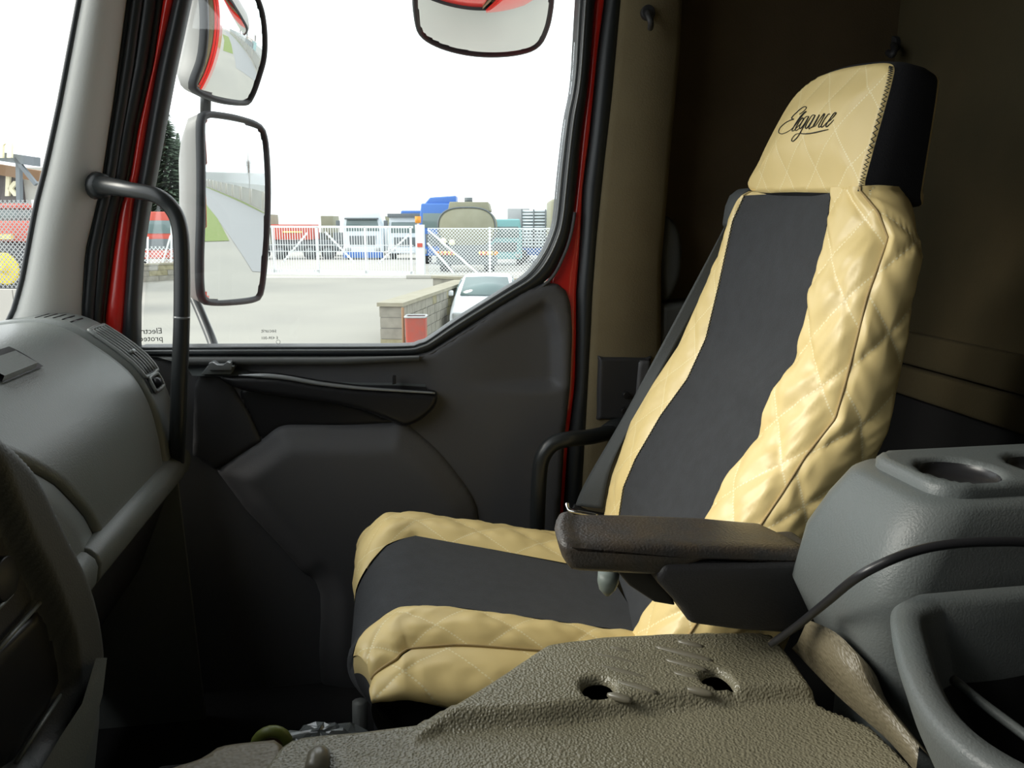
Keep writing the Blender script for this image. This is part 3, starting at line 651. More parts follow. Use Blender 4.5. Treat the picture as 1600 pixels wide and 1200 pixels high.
Gn = seg(rR_, rS, 34, 0.016, (-1, 0, 0)); Gs = seg(rS, rO, 34, 0.010, (0, -1, 0))
fd_ = np.clip((0.050 - zr)/0.07, 0.0, 1)[:, None, None]; Gn = Gn*fd_ + seg(rR_, rS, 34, 0.0, (-1, 0, 0))*(1-fd_); Gf = seg(rF, rL_, 16, 0.006, (-1, 0, 0))
patch('centre_panel', Gc, 'black_fabric', seat, flip=True, label='black fabric middle strip of the backrest')
patch('front_bolster', Gn, 'cream_leather', seat, quilt=(0.115, 0.085, 0.0068, 0.1), flip=True, label='quilted cream bolster facing the front')
patch('side_panel', Gs, 'cream_leather', seat, quilt=(0.120, 0.090, 0.0068, 0.35), flip=True, label='quilted cream side of the backrest')
patch('front_bolster', Gf, 'cream_leather', seat, quilt=(0.105, 0.075, 0.004, 0.2), flip=True)
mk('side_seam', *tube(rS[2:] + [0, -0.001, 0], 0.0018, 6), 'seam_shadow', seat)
for R_, nm in ((rR_, 'edge_stitch'), (rL_, 'edge_stitch')):
    Q = resamp(R_, 230); zzg = np.array([q + np.array([-0.0015, (0.0012 if i % 2 else -0.0012), 0]) for i, q in enumerate(Q)])
    mk(nm, *tube(zzg, 0.0009, 4), 'thread_ink', seat)
rB = rO + off_back*0.35; rFb = rF + [0.13, 0.01, 0]
patch('back_shell', seg(rO, rFb, 14, 0.03, (1, 0, 0)), 'cream_plain', seat, flip=True)
patch('far_side', seg(rFb, rF, 8, 0.01, (0, 1, 0)), 'cream_plain', seat, flip=True)
# shoulder cap
ringtop = np.vstack([Gf[-1], Gc[-1], Gn[-1], Gs[-1], seg(rO, rFb, 10, 0.03, (1, 0, 0))[-1]]); cen = ringtop.mean(0) + [0, 0, 0.004]
mk('shoulder_cap', *grid([ringtop, ringtop*0.9 + cen*0.1 + [0, 0, .006], ringtop*0.5 + cen*0.5 + [0, 0, .008], np.repeat(cen[None] + [0, 0, .008], len(ringtop), 0)]), 'cream_plain', seat)
# headrest
HF = Frame((0.615, 0, 0.04), (0, -1, 0), (0.2, 0, 1))
ho = np.array(HF.pts(spline([(1168,296),(1185,250),(1205,208),(1230,163),(1250,138),(1277,118),(1310,106),(1350,99),(1380,97),(1391,104),(1388,125),(1376,170),(1358,235),(1346,280),(1342,298),(1300,300),(1240,299)], 4, True)))
def hq(u, v): d = sdf(u, v, ho); return 0.016 * sstep(d / 0.07) + qh((u + v*0.9)/0.085 + .2, (u - v*0.9)/0.085, 0.0016)*sstep(d/.02)
relief('headrest_front', ho, HF, 'cream_leather', seat, h=hq, res=0.0035, edge=0.006, depth=0.0, uvf=lambda u, v: ((u + v*0.9)/0.085 + .2, (u - v*0.9)/0.085), label='cream quilted headrest face')
rowsH = []
cH = ho.mean(0)
for dx, gr in ((0.0, 0.0), (0.006, 0.004), (0.03, 0.008), (0.06, 0.008), (0.085, 0.003)):
    dx0 = dx
    r_ = [HF.at(p[0] + (p[0]-cH[0])/np.linalg.norm(p-cH)*gr, p[1] + (p[1]-cH[1])/np.linalg.norm(p-cH)*gr, -dx0*(1 - 0.30*p[1]/0.17) - 0.006) for p in ho]
    rowsH.append(r_)
mk('headrest_band', *grid(rowsH, closed_v=True), 'headrest_black', seat, label='black band around the headrest')
b_ = rowsH[-1]; bc = np.mean(b_, 0) + [0.01, 0, 0]
mk('headrest_back', *grid([b_, [q*0.99 + bc*0.01 + np.array([0.004, 0.001, 0]) for q in b_], [q*0.9 + bc*0.1 + np.array([0.010, 0, 0]) for q in b_], [bc]*len(b_)], closed_v=True), 'cream_plain', seat)
ns_ = [p for p in ho if True]
nr = HF.pts(spline([(1391,104),(1388,125),(1376,170),(1358,235),(1346,280),(1342,298)], 14))
mk('zigzag_stitch', *tube([HF.at(p[0] + (0.003 if i % 2 else -0.001), p[1], -0.002 if i % 2 else 0.001) for i, p in enumerate(nr)], 0.0011, 4), 'thread_ink', seat)
# embroidered script, strokes traced on the cover
E_ = lambda L: [(1180 + x/10, 140 + y/10) for x, y in L]
strokes = [
 E_([(690,385),(740,350),(790,300),(795,272),(760,270),(700,310),(640,365),(590,415),(570,450),(598,462),(560,475),(490,510),(420,580),(385,640),(385,680),(420,692),(480,670),(550,630)]),
 E_([(550,630),(620,560),(700,450),(760,375),(795,342),(760,360),(690,440),(630,530),(585,610),(575,645),(600,640),(640,600)]),
 E_([(640,600),(700,540),(745,470),(740,440),(700,480),(650,560),(625,620),(640,640),(680,610)]),
 E_([(830,425),(795,420),(745,480),(700,560),(690,605),(715,600),(770,530),(835,420),(780,530),(720,640),(660,740),(600,800),(570,802),(575,765),(630,700),(690,682)]),
 E_([(930,400),(890,400),(840,470),(790,560),(785,605),(815,590),(870,510),(935,400),(890,490),(845,570),(840,615),(880,580)]),
 E_([(880,600),(940,500),(1000,395),(960,480),(905,590)]),
 E_([(930,580),(1010,460),(1070,380),(1080,395),(1040,470),(990,560),(995,590),(1030,560)]),
 E_([(1165,385),(1140,385),(1090,450),(1040,540),(1030,585),(1060,575),(1110,520)]),
 E_([(1110,520),(1180,470),(1240,400),(1262,365),(1230,370),(1170,450),(1110,540),(1105,580),(1130,570),(1180,520),(1225,470)]),
 E_([(690,682),(760,690),(850,685),(960,665),(1060,640),(1140,622)])]
for i, L in enumerate(strokes):
    P = spline(L, 5); m_ = len(P); q = np.array(HF.pts(P)); hh = hq(q[:, 0], q[:, 1]) + 0.0008
    for _ in range(3):
        q2_ = []
        for (u_, v_), h_ in zip(P, hh):
            d = ray(u_, v_); t_ = (HF.o + HF.N*h_).dot(HF.N) / d.dot(HF.N); p = d*t_ - HF.o; q2_.append((p.dot(HF.U), p.dot(HF.V)))
        q = np.array(q2_); hh = hq(q[:, 0], q[:, 1]) + 0.0008
    rr = np.interp(np.linspace(0, 1, m_), [0, .3, .7, 1], [.0005, .0008, .0008, .0005]) * (1.0 if i not in (9,) else 1.1)
    mk('embroidered_script', *tube(HF.at(q[:, 0], q[:, 1], hh), rr, 5), 'thread_ink', seat, label='black embroidered lettering' if i == 0 else None)
# belt guide on the shoulder
fg = FY(1.335)
mk('belt_guide', *prism(fg.pts([(1134,352),(1139,322),(1146,305),(1160,294),(1174,296),(1166,318),(1154,345),(1142,360)]), fg, -0.02, 0.03), 'belt_web', seat, bevel=0.006, label='dark grey belt guide on the shoulder')

# cushion: sections along X, angle follows the front nose
def cush_top(X): return -0.530 - 0.05 * np.clip((X - 0.03)/0.25, -0.2, 1.3)
cfar = [(595,803),(640,799),(700,800),(780,811),(855,822),(930,835)]
Xs = np.r_[np.linspace(-0.072, 0.02, 30), np.linspace(0.03, 0.36, 44)]
def nose(X, x0, r=0.095):
    """drop of the top at the rounded front edge"""
    t = np.clip((X - x0)/r, 0, 1); return 0.075*(1 - np.sqrt(1 - (1-t)**2))
ya_, yz_ = 0.875, 1.365
def crow(X):
    z = cush_top(X)
    # strip boundaries follow the photographed seams
    yf = np.interp(X, [-0.07, -0.045, -0.02, 0.03, 0.15, 0.3], [1.155, 1.185, 1.215, 1.25, 1.235, 1.21])
    yn = np.interp(X, [-0.07, -0.05, -0.03, 0.0, 0.07, 0.2, 0.32], [0.93, 0.955, 0.985, 1.005, 1.01, 1.0, 0.99])
    ysm = np.interp(X, [-0.07, -0.03, 0.0, 0.07, 0.3], [0.885, 0.895, 0.915, 0.93, 0.94])
    return z, yf, yn, ysm
def build_rows():
    R = {k: [] for k in ('far', 'mid', 'near', 'side', 'fs')}
    for X in Xs:
        z, yf, yn, ysm = crow(X); dz = nose(X, -0.072); dzb = nose(X, -0.060)
        fx = 0.0
        def xs(y): return X + 0.034*float(sstep((0.955-y)/0.075))*float(1 - sstep((X+0.072)/0.13))
        def p(y, h):
            am = 0.30 + 0.70*float(sstep((y-0.90)/0.10))
            edge = min(1, max(0, (y - 0.86)/0.05)) if y < 1.1 else min(1, max(0, (1.375-y)/0.05))
            return (xs(y), y, z + h - dz*am)
        R['mid'].append([p(y, 0.004*abs((y-1.12)/0.12)**2 - 0.006*float(sstep(1-(X+.05)/.16))*float(np.clip((1.25-y)/.25,0,1))) for y in np.linspace(yn, yf, 20)])
        R['far'].append([p(yf + (yz_-yf)*t, 0.004 + 0.014*sin(pi*min(1, t*1.15))**.8 - 0.03*max(0, t-.75)**2*16*.3) for t in np.linspace(0, 1, 20)])
        R['near'].append([p(ysm + (yn-ysm)*t, 0.002 + 0.010*sin(pi*t)**.8 - 0.012*(1-t) - 0.008*(1-t*.5)*float(sstep(1-(X+.05)/.16))) for t in np.linspace(0, 1, 24)])
        zl = np.interp(X, [-0.072, -0.032, 0.016, 0.056, 0.3], [-0.575, -0.575, -0.582, -0.596, -0.66]); zt_ = z - 0.010 - dz*0.30 - 0.008*float(sstep(1-(X+.05)/.16))
        R['side'].append([(xs(0.88), ysm + (0.862-ysm)*sin(pi/2*t)**0.6 - 0.014*sin(pi*t), zt_ + (min(zl, zt_-0.01) - zt_)*t) for t in np.linspace(0, 1, 24)][::-1])
        R['fs'].append([(X, yz_ + 0.01*sin(pi*t), z - 0.004 - dz - 0.10*t) for t in np.linspace(0, 1, 8)])
    return {k: np.array(v) for k, v in R.items()}
CR = build_rows()
patch('cushion_centre', CR['mid'], 'black_fabric', seat, label='black fabric middle strip of the cushion')
patch('cushion_bolster', CR['far'], 'cream_leather', seat, quilt=(0.11, 0.085, 0.0055, 0.15), label='quilted cream cushion edge by the door')
patch('cushion_bolster', CR['near'], 'cream_leather', seat, quilt=(0.11, 0.085, 0.0050, 0.45), label='quilted cream cushion edge by the engine cover')
patch('cushion_side', CR['side'], 'cream_leather', seat, quilt=(0.12, 0.10, 0.0045, 0.2), label='quilted cream cushion flank')
patch('cushion_far_side', CR['fs'], 'cream_plain', seat, flip=True)
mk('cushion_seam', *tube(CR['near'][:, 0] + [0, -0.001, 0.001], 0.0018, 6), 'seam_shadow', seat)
# cushion front face under the nose
fr_top = np.vstack([CR['side'][0], CR['near'][0], CR['mid'][0], CR['far'][0]])
rows = []
for t in np.linspace(0, 1, 10): rows.append([(p[0] + 0.05*t**1.5 - 0.008*sin(pi*t), p[1], p[2] + (min(-0.66, p[2]-0.005) - p[2])*t) for p in fr_top])
mk('cushion_front', *grid(rows), 'black_fabric', seat, mats=['black_fabric', 'cream_plain'], fm=[1 if ((24 <= j < 46) or j > 70) and i < 2 else 0 for i in range(9) for j in range(len(fr_top)-1)])
mk('seat_skirt', *prism(ring_round(0.15, 1.12, 0.19, 0.23, 0.05), FZ(-0.80), 0, 0.20), 'headrest_black', seat, bevel=0.01)
mk('seat_pedestal', *prism(ring_round(0.14, 1.12, 0.17, 0.20, 0.03), FZ(-1.0), 0, 0.21), 'cab_plastic_dark', seat, bevel=0.01)
mk('seat_skirt_trim', *tube([(-0.055, 0.90, -0.60), (-0.057, 0.895, -0.68), (-0.055, 0.895, -0.80)], 0.010, 10), 'stack_plastic', seat)
# armrest
AN, AF = 0.742, 0.838; fa = FY(AN)
pad = fa.pts([(864,822),(876,812),(892,855),(1017,852),(1140,856),(1267,862),(1296,878),(1309,900),(1306,935),(1180,925),(1080,905),(1037,902),(960,898),(881,896),(868,880),(856,852)])
padp = [fa.px(*q) for q in ((866,852),(876,846),(892,854),(1017,852),(1140,856),(1262,862),(1290,876),(1296,890),(1240,884),(1100,880),(1037,902),(960,899),(884,896),(872,878))]
pp = np.array([(p[0], p[1]) for p in padp]); pp = resamp(np.vstack([pp, pp[:1]]), 61)[:-1]; rings = []
tg_ = np.roll(pp, -1, 0) - np.roll(pp, 1, 0); pn_ = np.stack([-tg_[:, 1], tg_[:, 0]], 1); pn_ /= np.linalg.norm(pn_, axis=1)[:, None]; pn_ *= np.sign(((pp.mean(0) - pp)*pn_).sum(1).mean())
for t in (0.0, 0.0, 0.06, 0.2, 0.45, 0.7, 0.88, 0.96, 1.0, 1.0):
    e = min(t, 1 - t); ins = 0.006 * (1 - sqrt(max(0, 1 - (1 - min(1, e/0.12))**2))); cpp = pp.mean(0); r_ = []
    for (x, z), (nx_, nz_) in zip(pp, pn_):
        f = float(np.clip((0.26 - x)/0.09, 0, 1)); g = float(np.clip((x - 0.36)/0.08, 0, 1))
        r_.append((x + f*(0.030*t**1.7 + 0.010*(1-t)**3) - g*0.02*t**2 + nx_*ins, AN + (AF-AN)*t, z + nz_*ins))
    rings.append(r_)
rings[0] = [tuple(np.mean(rings[0], 0))]*len(pp); rings[-1] = [tuple(np.mean(rings[-1], 0))]*len(pp)
mk('armrest_pad', *grid(rings, closed_v=True), 'armrest_vinyl', seat, label='worn black vinyl armrest pad')
shell = fa.pts([(1022,905),(1036,880),(1240,876),(1296,872),(1311,900),(1309,945),(1290,975),(1240,990),(1150,984),(1078,975),(1064,950)])
mk('armrest_housing', *prism(shell, Frame((0, AF-0.01, 0), (1, 0, 0), (0, 0, 1)), 0, AF-AN-0.006), 'armrest_shell', seat, bevel=0.010)
br = fa.pts([(965,900),(1040,900),(1062,940),(1075,972),(1040,966),(1000,940)])
mk('armrest_bracket', *prism(br, Frame((0, AF, 0), (1, 0, 0), (0, 0, 1)), 0.0, 0.06), 'black_plastic', seat, bevel=0.004)
lv = [aY(951, 895, .82), aY(950, 908, .82), aY(949, 920, .82), aY(949, 930, .82)]
mk('adjust_lever', *tube(lv, [.013, .013, .010, .003], 12), 'lever_grey', seat, label='grey-green adjusting lever under the armrest')
mk('armrest_pivot', *tube([(0.40, 0.80, -0.43), (0.42, 0.93, -0.43)], 0.03, 14), 'black_plastic', seat)

# seat belt
bl = np.array([aY(u, v, Y) for u, v, Y in ((1146,327,1.36),(1125,368,1.375),(1083,447,1.39),(1025,556,1.40),(975,650,1.41),(917,750,1.42),(899,790,1.42))])
br_ = np.array([aY(u, v, Y) for u, v, Y in ((1154,322,1.36),(1141,362,1.372),(1104,450,1.38),(1051,548,1.385),(1002,636,1.38),(957,725,1.38),(942,795,1.38))])
bl, br_ = catmull(bl, 6), catmull(br_, 6)
belt = ithing('seat_belt', 'dark grey seat belt running diagonally beside the backrest', 'seat belt', (0.40, 1.41, -0.62))
mk('webbing', *grid([[a*(1-t) + b*t for t in np.linspace(0, 1, 6)] for a, b in zip(bl, br_)]), 'belt_web', belt, solid=0.003)
mk('anchor_loop', *tube(catmull([aY(886,786,1.41), aY(889,797,1.40), aY(905,801,1.39), aY(935,806,1.38)], 5), .005, 10), 'chrome', belt, label='chrome belt anchor')
mk('anchor_plate', *tube(catmull([aY(893,796,1.42), aY(915,806,1.41), aY(945,812,1.40)], 4), .013, 10), 'black_plastic', belt)

# ================================================================== ENGINE COVER MAT
mz = -0.50; fm_ = FZ(mz)
def zp(u, v, z=mz): p = aZ(u, v, z); return (p[0], p[1])
hump = [zp(*q, -0.482) for q in ((852,1002),(940,990),(1020,985),(1100,982),(1180,983),(1211,988),(1240,1022),(1276,1070),(1160,1077),(1040,1086),(940,1095),(850,1107),(690,1117),(650,1130))]
mp_ = [zp(*q) for q in ((437,1163),(456,1151),(500,1145),(565,1140),(644,1130),(672,1116),(700,1098))] + [zp(*q, -0.482) for q in ((760,1062),(810,1028),(852,1002),(940,990),(1020,985),(1100,982),(1180,983),(1211,988),(1240,1022),(1278,1072))] + [zp(*q) for q in ((1360,1130),(1432,1203))] + [(0.42, 0.40), (0.40, 0.2), (-0.12, 0.2), (-0.16, 0.45), (-0.155, 0.60)]
h1p = [zp(934 + 25*cos(a), 1072 + 14*sin(a), -0.482) for a in np.linspace(0, 2*pi, 20, endpoint=False)]
h2p = [zp(*q, -0.482) for q in spline([(1096,1054),(1106,1046),(1122,1045),(1138,1056),(1148,1072),(1138,1071),(1122,1072),(1104,1066)], 3, True)]
hh_ = np.array(hump)
def hmat(u, v):
    d = sdf(u, v, hh_); h = 0.018 * sstep((d + 0.006) / 0.016)
    return h + 0.0015*np.sin(u*23)*np.sin(v*31)
cover = ithing('engine_cover', 'worn beige pebbled vinyl engine cover beside the passenger seat', 'cover', (0.1, 0.5, -1.0))
relief('vinyl_mat', mp_, fm_, 'mat_vinyl', cover, h=hmat, res=0.0042, edge=0.006, depth=0.004, holes=(h1p, h2p), label='pebbled beige vinyl mat')
mo = np.array(mp_); mt_ = mz + hmat(mo[:, 0], mo[:, 1]) - 0.007
mk('mat_skirt', *grid([np.column_stack([mo, mt_]), np.column_stack([mo*0.998, mt_ - 0.05])], closed_v=True), 'mat_vinyl', cover)
for a, b in (((948,1010),(987,1017)),((911,1017),(998,1036)),((922,1036),(1012,1057)),((962,1062),(1027,1079)),((949,1081),(987,1091)),((1059,999),(1099,1008)),((1024,1008),(1114,1030)),((1040,1028),(1104,1044)),((1052,1048),(1094,1058)),((1071,1072),(1114,1081))):
    p, q = np.array(zp(*a, -0.481)), np.array(zp(*b, -0.481)); t = np.linspace(0, 1, 12)
    pts = [np.array([*(p + (q-p)*k), -0.4842]) for k in t]
    mk('rib', *tube(pts, 0.0045*np.sin(pi*np.clip(t*.9+.05, 0, 1))**0.45, 8), 'rib_smooth', cover)
mk('cover_body', *join(bx(-0.14, 0.42, 0.15, 0.655, -1.0, -0.545), bx(0.12, 0.42, 0.60, 0.852, -1.0, -0.55)), 'carpet', cover, bevel=0.01)
mk('rust_patch', *bx(zp(934,1072)[0]-.02, zp(1121,1058)[0]+.03, zp(934,1072)[1]-.03, zp(934,1072)[1]+.04, -0.546, -0.542), 'rust', cover)
fl2 = FZ(-0.535)
lp = [tuple(aZ(u, v, -0.52)[:2]) for u, v in spline([(440,1146),(344,1157),(310,1177),(250,1196),(200,1220)], 4)] + [(-0.26, 0.4), (-0.13, 0.4), (-0.09, 0.63)]
relief('front_flap', lp, FZ(-0.52), 'mat_worn', cover, res=0.006, edge=0.014, depth=0.06, label='smooth sloping front part of the mat')
# raised flap at the console side
fpA = [aZ(u, v, -0.49) for u, v in ((1238,1006),(1275,1045),(1310,1080),(1350,1115),(1390,1150),(1432,1198))]
fpB = [aX(1262, 968, 0.424), aX(1305, 988, 0.424), aX(1338, 1022, 0.424), aX(1358, 1068, 0.424), aX(1392, 1112, 0.432), aX(1436, 1166, 0.44)]
fpC = [p + np.array([0.02, 0.0, -0.02]) for p in fpB]
A_, B_, C_ = catmull([p - np.array([0, 0, 0.006]) for p in fpA], 5), catmull(fpB, 5), catmull(fpC, 5)
mk('side_flap', *grid([A_, A_*.6 + B_*.4 + [0, 0, -.006], B_, C_]), 'mat_worn', cover, label='worn brown flap turned up against the console')
# black moulded notch left-bottom
c_ = aZ(497, 1190, mz); mk('moulded_lug', *tube([c_ + np.array([0, 0.02, -.01]), c_ + np.array([0.0, 0.0, .004]), c_ + np.array([0, -.02, .004])], .011, 10), 'rib_smooth', cover)

# ================================================================== CONSOLE WITH CUP HOLDERS AND BIN
con = ithing('storage_console', 'grey plastic storage console with cup holders and an open bin', 'console', (0.62, 0.6, -1.0))
def rr(x0, x1, y0, y1, r, z, n=6): return [(a, b, z) for a, b in ring_round((x0+x1)/2, (y0+y1)/2, (x1-x0)/2, (y1-y0)/2, r, n)]
tw = [rr(0.50, 0.98, 0.580, 0.765, 0.035, -1.0), rr(0.50, 0.97, 0.575, 0.762, 0.035, -0.50), rr(0.455, 0.97, 0.572, 0.760, 0.035, -0.43), rr(0.430, 0.96, 0.572, 0.757, 0.035, -0.384), rr(0.438, 0.95, 0.574, 0.752, 0.038, -0.322), rr(0.455, 0.94, 0.578, 0.745, 0.042, -0.284), rr(0.472, 0.93, 0.582, 0.738, 0.045, -0.256), rr(0.480, 0.92, 0.590, 0.730, 0.04, -0.250), rr(0.50, 0.90, 0.61, 0.71, 0.03, -0.2495)]
mk('tower', *grid(tw, closed_v=True), 'console_plastic', con)
tc_ = FZ(-0.237)
c1_ = aZ(1498, 733, -0.237); c2_ = aZ(1640, 724, -0.237)
def circ(c, r, n=28): return [(c[0] + r*cos(a), c[1] + r*sin(a)) for a in np.linspace(0, 2*pi, n, endpoint=False)]
plate = ring_round(0.70, 0.660, 0.205, 0.060, 0.03)
relief('cup_holder_plate', plate, tc_, 'console_plastic', con, res=0.005, edge=0.005, depth=0.013, holes=(circ(c1_, 0.036), circ(c2_, 0.036)))
for c in (c1_, c2_):
    mk('cup_well', *grid([[(x, y, -0.241) for x, y in circ(c, 0.0362)], [(x, y, -0.2475) for x, y in circ(c, 0.034)], [(c[0], c[1], -0.2475)]*28], closed_v=True), 'black_plastic', con)
bo = [(.470,.566),(.445,.563),(.415,.545),(.385,.500),(.358,.446),(.344,.40),(.347,.358),(.37,.322),(.42,.295),(.52,.28),(.66,.30),(.75,.38),(.75,.50),(.68,.560),(.56,.566)]
B0_ = catmull(bo, 5, True); cB = B0_.mean(0)
def bring(g, z): 
    d = B0_ - cB; l = np.linalg.norm(d, axis=1)[:, None]; return np.hstack([B0_ + d/l*g, np.full((len(B0_), 1), z)])
mk('bin', *grid([bring(-0.125, -0.66), bring(-0.10, -0.50), bring(-0.045, -0.42), bring(-0.012, -0.36), bring(-0.002, -0.335), bring(0.0, -0.325), bring(-0.005, -0.320), bring(-0.020, -0.320), bring(-0.026, -0.325), bring(-0.030, -0.34), bring(-0.045, -0.39)], closed_v=True), 'console_plastic', con, label='open storage bin with rounded rim')
mk('bin_lining', *grid([bring(-0.044, -0.385), bring(-0.11, -0.50), np.repeat([[cB[0], cB[1], -0.52]], len(B0_), 0)], closed_v=True), 'carpet', con)
lp2 = catmull([aZ(u, v, -0.36) for u, v in ((1490,1062),(1530,1095),(1570,1125),(1610,1155))], 5)
mk('inner_ledge', *tube(lp2, 0.004, 8), 'console_plastic', con)

cb = mk('cable', *tube(catmull([aY(1205,1006,.72), aY(1240,982,.69), aY(1290,942,.62), aY(1335,905,.57), aY(1380,880,.555), aY(1430,861,.55), aY(1480,851,.545), aY(1540,847,.54), aY(1610,848,.535), aY(1700,860,.53)], 8), 0.0042, 12), 'black_plastic')
tag(cb, 'black power cable arching across the grey storage console', 'cable')

# litter between the engine cover and the seat
tr = ithing('tape_roll', 'small yellow-green tape roll on the dark floor edge', 'tape', aZ(425, 1164, -0.62))
rg = [aZ(425, 1164, -0.60) + np.array([0.018*cos(a), 0, 0.018*sin(a)]) for a in np.linspace(0, 2*pi, 20)]
mk('roll', *tube(rg, 0.007, 8), 'tape_green', tr); mk('core', *tube([p*1.0 - np.array([0, .001, 0]) for p in np.array(rg)*0.6 + (aZ(425, 1164, -0.60))*0.4], 0.003, 8), 'rust', tr)
wc = aZ(500, 1170, -0.62); th_, ph_ = np.meshgrid(np.linspace(0, pi, 14), np.linspace(0, 2*pi, 22, endpoint=False), indexing='ij')
rad = 1 + 0.35*rng.random(th_.shape)
Gw = np.stack([wc[0] + 0.05*rad*np.sin(th_)*np.cos(ph_), wc[1] + 0.03*rad*np.sin(th_)*np.sin(ph_), wc[2] + 0.02*rad*np.cos(th_)], -1)
tag(mk('plastic_wrapper', *grid(Gw, closed_v=True), 'wrap', smooth=False), 'crumpled clear plastic wrapper lying beside the seat base', 'wrapper')
st(mk('tunnel_step', *bx(-0.30, 0.0, 0.66, 0.88, -1.0, -0.645), 'carpet', bevel=0.01))

# ================================================================== OUTSIDE MIRRORS
def mirror(name, label, outline_px, centre_px, Y, refl, depth, R, shellshift, frame_w, cat='mirror', rimmat='mirror_rim', up_=(0, 0, 1)):
    c = aY(*centre_px, Y); d = c / np.linalg.norm(c); r = np.array(refl, float); r /= np.linalg.norm(r); N = r - d; N /= np.linalg.norm(N)
    U = np.cross(up_, N); U /= np.linalg.norm(U); V = np.cross(N, U)
    fr = Frame(c, U, V); root = ithing(name, label, cat, c - np.array([0, 0, 0.2]))
    out = np.array(fr.pts(spline(outline_px, 4, True))); out = resamp(np.vstack([out, out[:1]]), 90)[:-1]; cc = out.mean(0)
    cap = lambda u, v: -((u-cc[0])**2 + (v-cc[1])**2) / (2*R)
    d_ = out - cc; l = np.linalg.norm(d_, axis=1)[:, None]
    tg = np.roll(out, -1, 0) - np.roll(out, 1, 0); nm_ = np.stack([tg[:, 1], -tg[:, 0]], 1); nm_ /= np.linalg.norm(nm_, axis=1)[:, None]; nm_ *= np.sign((nm_*d_).sum(1).mean())
    def rg(g, w_): q = out + nm_*g; return [fr.at(a, b, w_ + float(cap(a, b))) for a, b in q]
    relief('mirror_glass', out, fr, 'mirror_silver', root, h=lambda u, v: cap(u, v), res=0.008, edge=0, depth=0.002)
    mk('rim', *grid([rg(-0.005, 0.0), rg(-0.004, 0.004), rg(frame_w*.3, 0.007), rg(frame_w, 0.005), rg(frame_w*1.2, -0.01)], closed_v=True), rimmat, root)
    sh = np.array(shellshift, float)
    rows = [rg(frame_w*1.15, -0.008)]
    for t in (0.35, 0.7, 0.9, 1.0):
        k = sqrt(max(0, 1 - t*t*0.80)) if t < 1 else 0.05
        base = rg(frame_w*1.2 if t < .5 else 0.0, 0.0); ctr = np.mean(base, 0)
        rows.append([ctr + (p - ctr)*(k if t > .3 else 1) - fr.N*depth*t + sh*t for p in base])
    mk('housing', *grid(rows, closed_v=True), 'mirror_shell', root)
    return root, fr
mainm, mf = mirror('door_mirror', 'large rounded rectangular door mirror outside the passenger window', [(321,192),(330,181),(352,182),(374,186),(404,196),(416,212),(419,270),(418,336),(415,400),(411,455),(402,467),(370,472),(333,472),(321,460),(317,407),(318,330),(319,260)], (367, 330), 1.90, (1, 0.16, -0.085), 0.075, 2.6, (-0.035, -0.01, 0), 0.008)
mk('mirror_arm', *tube(catmull([aY(303,465,1.93), aY(318,500,1.88), aY(335,545,1.80), aY(345,600,1.72)], 6), 0.011, 12), 'handle_black', mainm)
mk('mirror_arm', *tube([aY(322,130,1.95), aY(321,180,1.95)], 0.012, 12), 'handle_black', mainm)
topm, tf = mirror('wide_angle_mirror', 'wide angle mirror mounted above the large door mirror', [(326,-40),(327,0),(324,85),(317,127),(321,143),(354,158),(394,163),(404,153),(412,120),(419,85),(418,28),(410,-5),(396,-45),(360,-50)], (368, 50), 1.90, (1, 0.16, -0.05), 0.07, 0.42, (-0.03, 0, 0), 0.006)
kerb, kf = mirror('kerb_mirror', 'downward facing kerb mirror above the door window', [(650,0),(652,40),(660,68),(690,84),(745,94),(810,96),(843,88),(857,60),(863,30),(865,0),(862,-60),(820,-90),(700,-90),(655,-60)], (757, 10), 1.95, (0.15, -0.20, -1.0), 0.06, 0.45, (0, 0.03, 0.02), 0.006)
mk('mirror_bracket', *tube([aY(757, -120, 1.95), aY(757, -60, 1.97)], 0.015, 10), 'handle_black', kerb)

# ================================================================== OUTSIDE: GROUND
def egrid(x0, x1, y0, y1, st_, hf):
    xs = np.arange(x0, x1 + st_/2, st_); ys_ = np.arange(y0, y1 + st_/2, st_); X, Y_ = np.meshgrid(xs, ys_, indexing='ij'); Z = hf(X, Y_)
    G = np.stack([X, Y_, Z], -1); V, Fc = grid(G); return V, [tuple(reversed(f)) for f in Fc] if False else Fc
def hg(x, y):
    b = sstep((x + 1.95)/0.3) * sstep((14 - x)/1.0) * sstep((y - 13.6)/1.0) * sstep((22.4 - y)/0.3)
    return GROUND - 0.30*b
V, Fc = egrid(-150, 170, -40, 34.5, 0.6, hg)
Fc = [tuple(reversed(f)) for f in Fc]
st(mk('ground', V, Fc, 'asphalt', sp='ext'))
st(mk('yard_ground', [(-150, 34.5, GROUND), (170, 34.5, GROUND), (170, 220, GROUND), (-150, 220, GROUND)], [(0, 1, 2, 3)], 'gravel', sp='ext', smooth=False))
def flatpoly(name, P, m, z, sp='ext'): return st(mk(name, [(x, y, z) for x, y in P], [tuple(range(len(P)))], m, sp=sp, smooth=False))
flatpoly('lot_ground', [(-1.6, 14.8), (13, 14.8), (13, 22.3), (-1.6, 22.3)], 'dirt', GROUND - 0.285)
